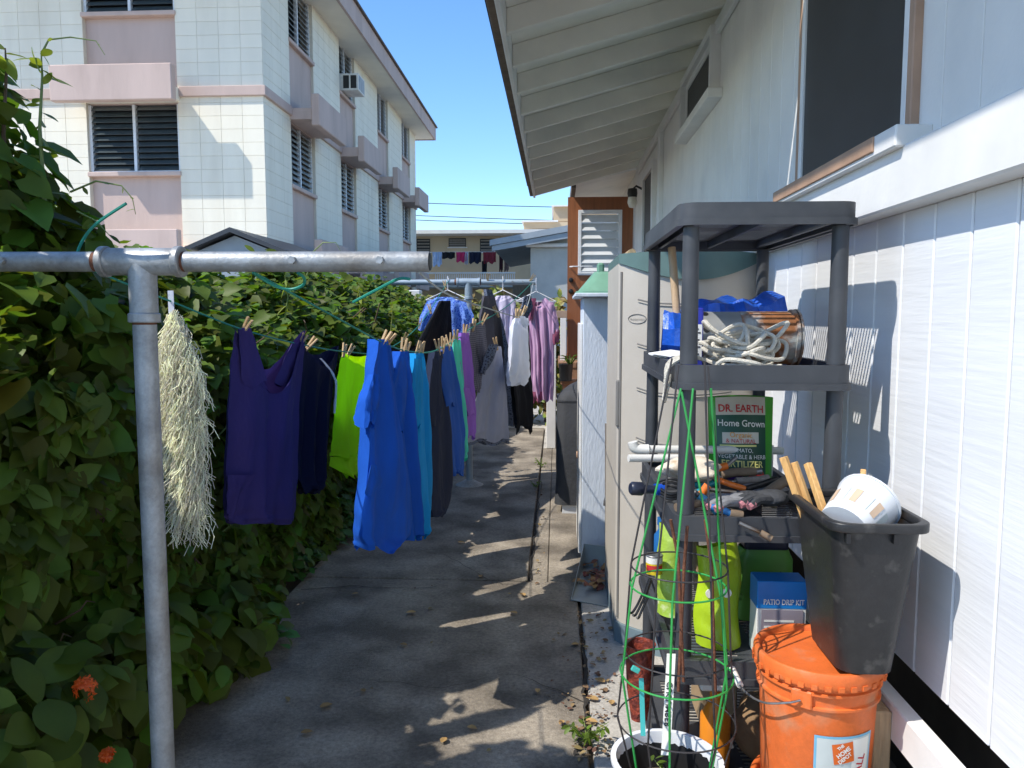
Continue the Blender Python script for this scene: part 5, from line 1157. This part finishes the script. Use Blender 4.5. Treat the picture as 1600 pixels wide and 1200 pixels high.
# red patterned pot hanging low on the left, orange spray bottle, ruler
pot = thing('red_planter', 'red mesh patterned pot hanging low at the left rack side', 'planter', (.285,2.45,.25)); c = P(1024,1055,2.45)
m_redp = mat('red_weave', (.34,.06,.03), .6, .2, 30, .9, 70, col2=(.16,.03,.02), c2scale=40, c2lo=.45, c2hi=.55)
zb = 0.0; zt_ = P(1024,1000,2.45).z
MB().lathe([(.001,.25),(.026,.25),(.042,.36),(.048,.50),(.051,zt_),(.046,zt_),(.038,.40),(.001,.39)], (.275,2.42,0), 26).build('pot_body', m_redp, pot, smooth=True)
MB().lathe([(.001,zt_-.04),(.045,zt_-.04)], (.275,2.42,0), 22).build('dark_filling', m_soil, pot)
spb = thing('spray_bottle', 'orange spray bottle standing under the rack behind the bucket', 'bottle', (.45,2.35,0)); c = P(1117,1150,2.34)
MB().lathe([(.001,.0),(.045,.0),(.047,.02),(.047,.16),(.02,.21),(.018,.24),(.001,.24)], (c.x,2.34,Z5+.003), 20).build('bottle_body', mat('orange_plastic',(.75,.25,.02),.35,.1,6), spb, smooth=True)
MB().box((c.x-.05,2.325,Z5+.245),(c.x+.025,2.355,Z5+.29)).build('trigger_head', m_ltw, spb, bevel=.006)
rl = thing('plant_stake', 'white lettered flat stake leaning in the white bucket', 'stake', P(1045,1120,2.06)); a = P(1049,1022,2.08); b = P(1040,1180,1.98); dvv = (b-a); up_ = dvv.normalized()
sd_ = Vector((1,0,0)); MB().prism([a-sd_*.012,a+sd_*.012,b+sd_*.012,b-sd_*.012], (0,.003,0)).build('strip', m_ltw, rl)
text_on('CUCUMBER', .022, m_black, rl, lambda x, y: a.lerp(b,.5) + up_*(-x) * -1 + sd_*y*-1 + Vector((0,-.003,0)), bold=.0004)

# ================================================================== bucket, tomato cages, bins
wb = thing('white_bucket', 'white plastic bucket with dark soil holding the tomato cages', 'bucket', (.295,1.95,0)); wc = (.295,1.945,0)
MB().lathe([(.001,.003),(.118,.003),(.137,.385),(.147,.39),(.147,.40),(.133,.40),(.131,.385),(.128,.30)], wc, 40).build('bucket_body', mat('white_plastic',(.76,.77,.78),.35,.04,8), wb, smooth=True)
MB().lathe([(.131,.37),(.126,.345),(.12,.30),(.001,.30)], wc, 32).build('black_liner', m_black, wb, smooth=True)
MB().lathe([(.119,.302),(.06,.312),(.001,.316)], wc, 24).build('soil', m_soil, wb, smooth=True)
hp = thing('seedling', 'small feathery green plant growing in the white bucket', 'plant', (.30,1.93,.31))
for k in range(9):
    a_ = random.uniform(0,6.28); c0 = Vector((.30,1.93,.312)); e0 = c0+Vector((math.cos(a_)*.07,math.sin(a_)*.07,random.uniform(.02,.06))); MB().tube([c0,c0.lerp(e0,.5)+Vector((0,0,.02)),e0], .0018, 4).build('stalk', m_stemg, hp)
    Cc = np.array([tuple(c0.lerp(e0,.3+.7*j/6)+Vector((0,0,.012))) for j in range(7)]); Nc = np.array([(random.gauss(0,.4),random.gauss(0,.4),1) for j in range(7)]); leaves(Cc, Nc, np.full(7,.028), m_leafo, hp, 'long', droop=0)
m_gw = mat('green_wire', (.03,.30,.06), .45, .08, 20); m_bw = mat('dark_wire', (.035,.03,.03), .5, .1, 20)
def cage(label, m, tops, rings, bottoms, rad):
    t = thing('tomato_cage', label, 'plant cage', (wc[0],wc[1],.3), 'tomato cages')
    for tp, mids, bt in zip(tops, rings[2], bottoms): MB().tube([tp]+mids+[bt], rad, 8).build('upright', m, t, smooth=True)
    for (c, rx) in zip(rings[0], rings[1]):
        MB().tube([Vector((c[0]+rx*math.cos(x), c[1]+rx*math.sin(x), c[2])) for x in np.linspace(0,2*math.pi,41)[:-1]], rad*.85, 7, closed=True).build('ring', m, t, smooth=True)
    return t
def cage_geo(cx, cy, zs, rs, ang, tops, zb, rb):
    mids = []; bots = []
    for i, an in enumerate(ang):
        mids.append([Vector((cx+r_*math.cos(an), cy+r_*math.sin(an), z_)) for z_, r_ in zip(zs, rs)]); bots.append(Vector((cx+rb*math.cos(an), cy+rb*math.sin(an), zb)))
    return ([(cx,cy,z_) for z_ in zs], rs, mids), bots
gt = [P(1064,607,2.02), P(1065,612,1.98), P(1083,607,1.94), P(1111,607,1.90)]
rg, bo = cage_geo(.315,1.945,[.868,.635],[.121,.144],[R(190),R(255),R(320),R(15)],gt,.30,.09)
gt2 = [gt[0], gt[2], gt[1], gt[3]]
cage('bright green wire tomato cage standing upside down in the white bucket', m_gw, gt2, rg, bo, .0029)
bt_ = [P(1050,560,2.04), P(1060,570,1.93), P(1101,566,1.92), P(1106,572,2.0)]
rg, bo = cage_geo(.318,1.955,[.915,.685,.50],[.122,.135,.152],[R(175),R(235),R(300),R(345)],bt_,.30,.10)
cage('dark wire tomato cage nested with the green one', m_bw, bt_, rg, bo, .0026)
tie = thing('plant_tie', 'teal plastic strap tied to the tomato cage at left', 'strap', P(1003,1070,1.86)); a = P(1002,1060,1.87); b = P(1005,1150,1.84)
MB().prism([a+Vector((-.006,0,0)),a+Vector((.006,0,0)),b+Vector((.006,0,0)),b+Vector((-.006,0,0))], (0,.002,0)).build('strap', mat('teal_strap',(.06,.45,.42),.4), tie); MB().obox(P(993,1046,1.86),(.022,.008,.014),(0,.5,0)).build('clip', mat('teal_strap2',(.06,.45,.38),.4), tie, bevel=.002)

# orange buckets
m_orp = mat('orange_bucket', (.72,.15,.03), .48, .06, 6, .08, 200, col2=(.58,.23,.11), c2scale=11, c2lo=.52, c2hi=.72, fine=(45,.12))
OC = (.675,1.948)
def bucket(z0, label, lid=True, brand=True):
    t = thing('orange_bucket', label, 'bucket', (OC[0],OC[1],z0), 'stacked orange buckets'); c = (OC[0],OC[1],z0)
    MB().lathe([(.001,.0),(.128,.0),(.132,.006),(.142,.255),(.150,.256),(.150,.262),(.1435,.264),(.1445,.292),(.153,.293),(.153,.299),(.146,.301),(.147,.335),(.001,.335)], c, 48).build('bucket_body', m_orp, t, smooth=True)
    MB().lathe([(.149,.312),(.157,.313),(.159,.318),(.159,.346),(.156,.352),(.148,.353),(.143,.349),(.140,.338),(.132,.336),(.06,.337),(.001,.337)], c, 48).build('lid', m_orp, t, smooth=True, angle=50)
    l = t.children[-1]
    for k in range(22):
        an = R(150+k*11); MB().obox((c[0]+.1585*math.cos(an),c[1]+.1585*math.sin(an),z0+.318),(.006,.014,.012),(0,0,an)).build('lid_tab', m_orp, l)
    an = R(238); e = Vector((math.cos(an),math.sin(an),0)); tt = Vector((-e.y,e.x,0)); p = Vector((c[0],c[1],z0+.278))+e*.146
    MB().obox(p,(.014,.05,.045),(0,0,an)).build('handle_lug', m_orp, t, bevel=.003)
    if brand:
        hp_ = smooth_pts([p+e*.012, p+e*.02+tt*-.03+Vector((0,0,-.012)), p+e*.012-tt*.09+Vector((0,0,-.032)), p-e*.02-tt*.15+Vector((0,0,-.03)), p-e*.08-tt*.20+Vector((0,0,-.012))],5)
        h = MB().tube(hp_, .0028, 7).build('wire_handle', m_steel, t, smooth=True); MB().tube([hp_[-5],hp_[-1]], .009, 10).build('handle_grip', m_ltw, h, smooth=True)
    return t
bucket(.0, 'lower orange plastic bucket under the branded one, mostly hidden', brand=False)
ob = bucket(.358, 'orange home improvement store bucket with lid under the black bin')
def wrap(an0, z0, rr=.1435):
    def f(x, y):
        zz_ = z0+y; r_ = .132+.0402*(zz_-.358)+.0016 + (rr-.1435); an = an0 + x/.14; return Vector((OC[0]+r_*math.cos(an), OC[1]+r_*math.sin(an), zz_))
    return f
def patch(an0, z0, w, h, m, nm, off, rot=0):
    f = wrap(an0, z0, .1435+off); cs_, sn = math.cos(rot), math.sin(rot); g_ = []
    for j in range(7):
        g_.append([f((-w/2+w*i/10)*cs_-(-h/2+h*j/6)*sn, (-w/2+w*i/10)*sn+(-h/2+h*j/6)*cs_) for i in range(11)])
    return MB().grid(g_).build(nm, m, ob, smooth=True)
A0 = R(282); m_lb = mat('label_blue',(.18,.45,.62),.5); m_lg = mat('label_grey',(.55,.60,.58),.5); m_lo = mat('logo_orange',(.72,.14,.02),.5)
patch(A0, .455, .155, .19, m_lb, 'label_border', .0002); patch(A0, .455, .143, .178, m_lg, 'label', .0007); patch(A0+.28, .455, .05, .17, m_ltw, 'label_panel', .0012)
patch(A0-.06, .508, .052, .052, m_lo, 'logo_square', .0017, R(8))
def rt(an0, z0, rr, rot, sx=1.0):
    f = wrap(an0, z0, rr); c_, s_ = math.cos(rot), math.sin(rot); return lambda x, y: f(x*c_-y*s_, x*s_+y*c_)
for s_, dx, dz, sz in (('THE',-.008,.016,.011),('HOME',0,.002,.016),('DEPOT',.004,-.013,.014)): text_on(s_, sz, m_ltw, ob, rt(A0-.06+dx/.14, .508+dz, .1435+.0024, R(38)), bold=.0005, sx=.85)
text_on('ALL', .030, m_red, ob, rt(A0+.285, .475, .1435+.002, R(75)), bold=.0004); text_on('PURPOSE', .018, m_red, ob, rt(A0+.31, .42, .1435+.002, R(75)))

# black wastebasket with stakes and a plastic tub
m_bin = mat('black_bin', (.022,.022,.023), .42, .12, 9, .06, 160, col2=(.06,.058,.055), c2scale=22, c2lo=.60, c2hi=.70, fine=(40,.2))
bn = thing('black_wastebasket', 'tall black rectangular wastebasket balanced on the orange bucket lid', 'bin', (.70,1.9,.715)); BZ0, BZ1 = .714, 1.092
def binsec(z, ins=0):
    t_ = (z-BZ0)/(BZ1-BZ0); x0 = .675-.040*t_; x1 = .808+.032*t_; y0 = 1.795-.050*t_; y1 = 2.035+.055*t_; return rrect(x0+ins,y0+ins,x1-ins,y1-ins,.045,5)
bmn = MB(); secs = [[(x,y,z) for x,y in binsec(z)] for z in (BZ0,BZ0+.01,.8,.9,1.0,BZ1-.02)]; ins = [[(x,y,z) for x,y in binsec(z,.004)] for z in (BZ1-.02,1.0,.9,BZ0+.02)]
bmn.grid([s_+[s_[0]] for s_ in secs]); bmn.grid([s_+[s_[0]] for s_ in ins]); n_ = len(secs[0])
bmn.add(secs[0], [tuple(range(n_))]); bmn.add(ins[-1], [tuple(range(n_))])
bmn.build('bin_body', m_bin, bn, smooth=True, angle=50)
rm_ = MB(); ring(rm_, binsec(BZ1,-.012), binsec(BZ1,.004), BZ1-.022, BZ1); rm_.build('rim', m_bin, bn, smooth=True, bevel=.004, seg=2, angle=60)
for xx in (.655,.760): MB().box((xx,1.735,BZ1-.045),(xx+.010,1.752,BZ1-.022)).build('rim_notch', m_black, bn)
m_pine = mat('pine_stake', (.62,.36,.13), .6, .14, 18, .1, 40, stretch=(8,8,1.2))
for k, (u0,v0,u1,v1,y0,y1,w) in enumerate(((1224,714,1280,870,2.06,1.99,.018),(1241,722,1292,870,2.06,1.99,.015),(1262,724,1304,850,2.0,1.90,.017),(1349,734,1342,860,2.08,1.98,.014))):
    a = P(u0,v0,y0); b = P(u1,v1,y1); d_ = (b-a).normalized(); rot = d_.to_track_quat('Z','Y').to_matrix()
    tag(MB().obox((a+b)/2,(w,w,(b-a).length),rot).build('wooden_stake', m_pine, bevel=.0015), ['leftmost pine stake standing in the black bin','second pine stake beside the leftmost in the black bin','short thick pine stake leaning left of the white tub','single pine stake at the back of the black bin'][k], 'stake', 'pine stakes in the bin')
tubp = thing('plastic_tub', 'translucent white plastic tub lying tilted inside the black bin', 'tub', (.70,1.85,1.08)); a = P(1350,770,1.93); b = P(1338,835,1.80)
ax3 = (P(1300,850,1.80)-P(1362,782,1.92)).normalized(); qm = (-ax3).to_track_quat('Z','Y').to_matrix()
tb2 = MB().lathe([(.001,-.12),(.062,-.12),(.075,0),(.079,.0),(.079,.006),(.073,.006),(.060,-.115),(.001,-.115)], (0,0,0), 30); tb2.v = [tuple(P(1362,790,1.90)+Vector((-.005,.012,.004))+qm@Vector(v)) for v in tb2.v]
tb2.build('tub_body', mat('cloudy_plastic',(.70,.72,.74),.4,.05,6), tubp, smooth=True)
for k in range(15):
    an = R(24*k); fo = P(1362,790,1.90)+Vector((-.005,.012,.004))
    MB().add([fo+qm@Vector((r_*math.cos(an+o_), r_*math.sin(an+o_), z_)) for r_, z_, o_ in ((.0662,-.09,0),(.0662,-.09,.24),(.0718,-.045,.24),(.0718,-.045,0))], [(0,1,2,3)]).build('print_block', m_lg if k % 2 else mat('tub_print%d'%k,(.55,.4,.28),.6), tubp)

# ================================================================== storage cabinet, white cupboard, grill cover, dustpan
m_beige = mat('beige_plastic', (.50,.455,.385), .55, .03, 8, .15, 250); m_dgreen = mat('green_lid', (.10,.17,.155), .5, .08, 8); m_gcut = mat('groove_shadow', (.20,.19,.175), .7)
cab = thing('storage_cabinet', 'tall beige plastic storage cabinet with dark green lid and base', 'cabinet', (.65,3.8,0))
CX0, CX1, CYF, CYB = .285, .915, 3.62, 4.35
def bow(s): return .20*math.sin(math.pi*min(1,max(0,s)))**.75
def cabf(s, z, off=0): return Vector((CX0+(CX1-CX0)*s, CYF - bow(s) - off, z))
def curved(z0f, z1f, m, nm, off=0, par=None, s0=0, s1=1, n=24):
    ss = [s0+(s1-s0)*i/n for i in range(n+1)]
    mb = MB(); f0 = [cabf(s, z0f(s), off) for s in ss]; f1 = [cabf(s, z1f(s), off) for s in ss]
    b0 = [Vector((p.x, CYB, p.z)) for p in f0]; b1 = [Vector((p.x, CYB, p.z)) for p in f1]
    mb.grid([f0, f1, b1, b0, f0]); mb.add([f0[0],f1[0],b1[0],b0[0]],[(0,1,2,3)]); mb.add([f0[-1],f1[-1],b1[-1],b0[-1]],[(0,1,2,3)])
    return mb.build(nm, m, par or cab, smooth=True, angle=35)
ctop = lambda s: 1.80 - .085*math.sin(math.pi*s)
door_ = curved(lambda s: .10, ctop, m_beige, 'door')
curved(ctop, lambda s: 1.842, m_dgreen, 'lid', .018); curved(lambda s: .0, lambda s: .099, mat('blue_grey_base',(.16,.22,.25),.5), 'base', .02)
for i, zg in enumerate((1.62,1.42,1.22,.99,.78)):
    pts = [cabf(.13+.66*k/22, zg - .010*math.sin(math.pi*k/22) - (.012*(1-k/3) if k < 3 else 0)*-1, .0012) for k in range(23)]
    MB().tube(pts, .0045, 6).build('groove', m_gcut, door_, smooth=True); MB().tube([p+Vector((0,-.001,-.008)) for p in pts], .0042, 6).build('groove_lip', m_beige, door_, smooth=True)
MB().tube([cabf(.02,.12,.001),cabf(.02,1.76,.001)], .006, 6).build('door_seam', m_gcut, door_)
MB().obox(cabf(.005,1.15,.006),(.02,.03,.22),(0,0,0)).build('handle', m_gcut, door_, bevel=.008, seg=2)
el = [cabf(.125+.058*math.cos(a), 1.545+.021*math.sin(a), .002) for a in np.linspace(0,2*math.pi,25)[:-1]]; MB().tube(el, .0018, 5, closed=True).build('badge', m_gcut, door_)
text_on('Rubbermaid', .013, m_gcut, door_, lambda x, y: cabf(.125+x/.63, 1.543+y, .0035), sx=.9)
MB().box((.33,3.72,1.846),(.88,4.2,1.850)).build('lid_panel', m_dgreen, cab)
tag(MB().tube([cabf(.10,1.85,-.1), cabf(.10,1.853,-.4)], .02, 8).build('brown_offcut', m_woodraw), 'short brown wood offcut lying on the beige cabinet lid', 'wood')
cup = thing('white_cupboard', 'narrow white painted plywood cupboard beyond the beige cabinet', 'cupboard', (.4,5,0)); UY = 4.78
ua = P(908,880,UY).x; zu = P(930,465,UY).z
m_pwhite = mat('white_plywood', (.66,.71,.77), .6, .06, 5, .35, 40, stretch=(2,2,.5))
MB().box((ua,UY,.02),(ua+.62,UY+.55,zu)).build('carcass', m_pwhite, cup, bevel=.004)
MB().box((ua-.018,UY+.02,.05),(ua-.002,UY+.53,zu-.16)).build('door_edge', m_trim, cup, bevel=.003)
MB().box((ua-.055,UY-.14,zu+.002),(ua+.66,UY+.58,zu+.025)).build('top_board', m_pwhite, cup, bevel=.004)
MB().tube([Vector((ua-.03,UY+.08,P(910,714,UY).z+.02*math.sin(a))) + Vector((.0,.02*math.cos(a),0)) for a in np.linspace(0,2*math.pi,13)[:-1]], .005, 6, closed=True).build('pull_ring', m_brown, cup)
tg = thing('green_tub', 'upturned faded green plastic tub on top of the white cupboard', 'tub', (.33,5,zu)); m_gt = mat('faded_green',(.16,.33,.23),.5,.1,8,.1,30)
gx0, gx1, gy0, gy1, gz = ua-.045, ua+.50, UY-.08, UY+.42, zu+.026
gg = MB(); lv = [(0,0),(.012,.0),(.014,.012),(.125,.105),(.135,.115)]; gs = [[(x,y,gz+h_) for x,y in rrect(gx0+i_,gy0+i_,gx1-i_,gy1-i_,.06)] for h_, i_ in lv]; gg.grid([s_+[s_[0]] for s_ in gs]); gg.add(gs[-1],[tuple(range(len(gs[-1])))]); gg.build('tub_shell', m_gt, tg, smooth=True, angle=35)
for xx in (gx0+.13, gx0+.32): MB().box((xx,gy0+.12,gz+.11),(xx+.045,gy0+.17,gz+.19)).build('foot', m_gt, tg, bevel=.012)
st = thing('leaning_board', 'thin brown wooden board leaning in the gap beside the white cupboard', 'board', (.3,4.6,0)); a = P(951,662,4.62); b = P(951,885,4.58); MB().prism([a+Vector((-.022,0,0)),a+Vector((.014,0,0)),Vector((b.x+.014,4.58,.02)),Vector((b.x-.022,4.58,.02))], (0,.012,0)).build('board', m_greywood, st)
MB().tube([P(949,772,4.55),P(946,782,4.54),P(945,790,4.54)], .01, 8).build('latch', m_steel, st, smooth=True)
gr = thing('grill_cover', 'charcoal fabric cover over a grill beside the porch steps', 'grill', (.1,6.1,0)); m_cov = mat('cover_fabric',(.045,.047,.052),.75,.12,6,.25,40)
lv = [(.07,.0),(.3,.005),(.88,.012),(.93,.03),(.99,.10),(1.03,.17),(1.035,.2)]; x0_, x1_, y0_, y1_ = .0, .62, 5.95, 6.55
gs = [[(x+.012*math.sin(9*y+7*h_),y+.01*math.sin(11*x+5*h_),h_) for x,y in rrect(x0_+i_,y0_+i_,x1_-i_,y1_-i_,.07)] for h_, i_ in lv]; gg = MB().grid([s_+[s_[0]] for s_ in gs]); gg.add(gs[-1],[tuple(range(len(gs[-1])))]); gg.build('cover', m_cov, gr, smooth=True, angle=50)
ring_ = MB(); ring(ring_, rrect(x0_+.002,y0_+.002,x1_-.002,y1_-.002,.07), rrect(x0_+.02,y0_+.02,x1_-.02,y1_-.02,.06), .885, .90); ring_.build('seam', m_cov, gr); MB().box((x0_+.05,y0_+.03,0),(x1_-.05,y1_-.05,.068)).build('grill_base', m_metalw, gr)
pp = thing('porch_plant', 'black plastic pot with strappy green plant on the brown steps', 'plant', P(884,573,8.9)); c = P(884,573,8.9)
MB().lathe([(.001,0),(.07,0),(.085,.19),(.09,.20),(.08,.20),(.001,.17)], (c.x,8.95,1.001 if False else .80), 20).build('pot', m_black, pp, smooth=True)
for k in range(14):
    a_ = random.uniform(0,6.28); c0 = Vector((c.x+.05,8.95,.97)); e0 = c0+Vector((math.cos(a_)*.13,math.sin(a_)*.1,random.uniform(.05,.16))); MB().tube([c0,c0.lerp(e0,.5)+Vector((0,0,.05)),e0], [.006,.008,.002], 4).build('leaf', m_leafo, pp)
dp = thing('dustpan', 'grey metal dustpan with dry leaves leaning at the cupboard foot', 'dustpan', PG(930,945)); a = PG(895,938); b = PG(955,950); m_dp = mat('dustpan_metal',(.30,.33,.33),.45,.1,8,metal=.4)
q0 = PG(893,938,.004); q1 = PG(957,950,.004); q2 = P(957,900,4.55); q2.z = .03; q3 = P(913,884,4.62); q3.z = .03
MB().prism([q0,q1,q2,q3], (0,0,.004)).build('pan', m_dp, dp); MB().prism([q3,q2,q2+Vector((0,.02,.13)),q3+Vector((0,.02,.13))], (0,.004,0)).build('back_plate', m_dp, dp); MB().prism([q0,q3,q3+Vector((0,.02,.13)),q0+Vector((0,0,.01))], (-.003,0,0)).build('side_plate', m_dp, dp)
lp_ = [q0.lerp(q1,random.random()).lerp(q3.lerp(q2,random.random()),random.uniform(.35,.95))+Vector((0,0,.015+.02*random.random())) for _ in range(60)]
C = np.array([tuple(p) for p in lp_]); Nn = np.tile(np.array([[0,-.3,1.]]),(60,1)); o = foliage('dry_leaf_pile', C, Nn, np.abs(rng.normal(.05,.012,60)), mat('dry_leaf_pile',(.22,.10,.045),.8,.2,20,island=.4), None, 'oval', droop=0); tag(o, 'heap of dry brown leaves lying in the dustpan', 'leaves')
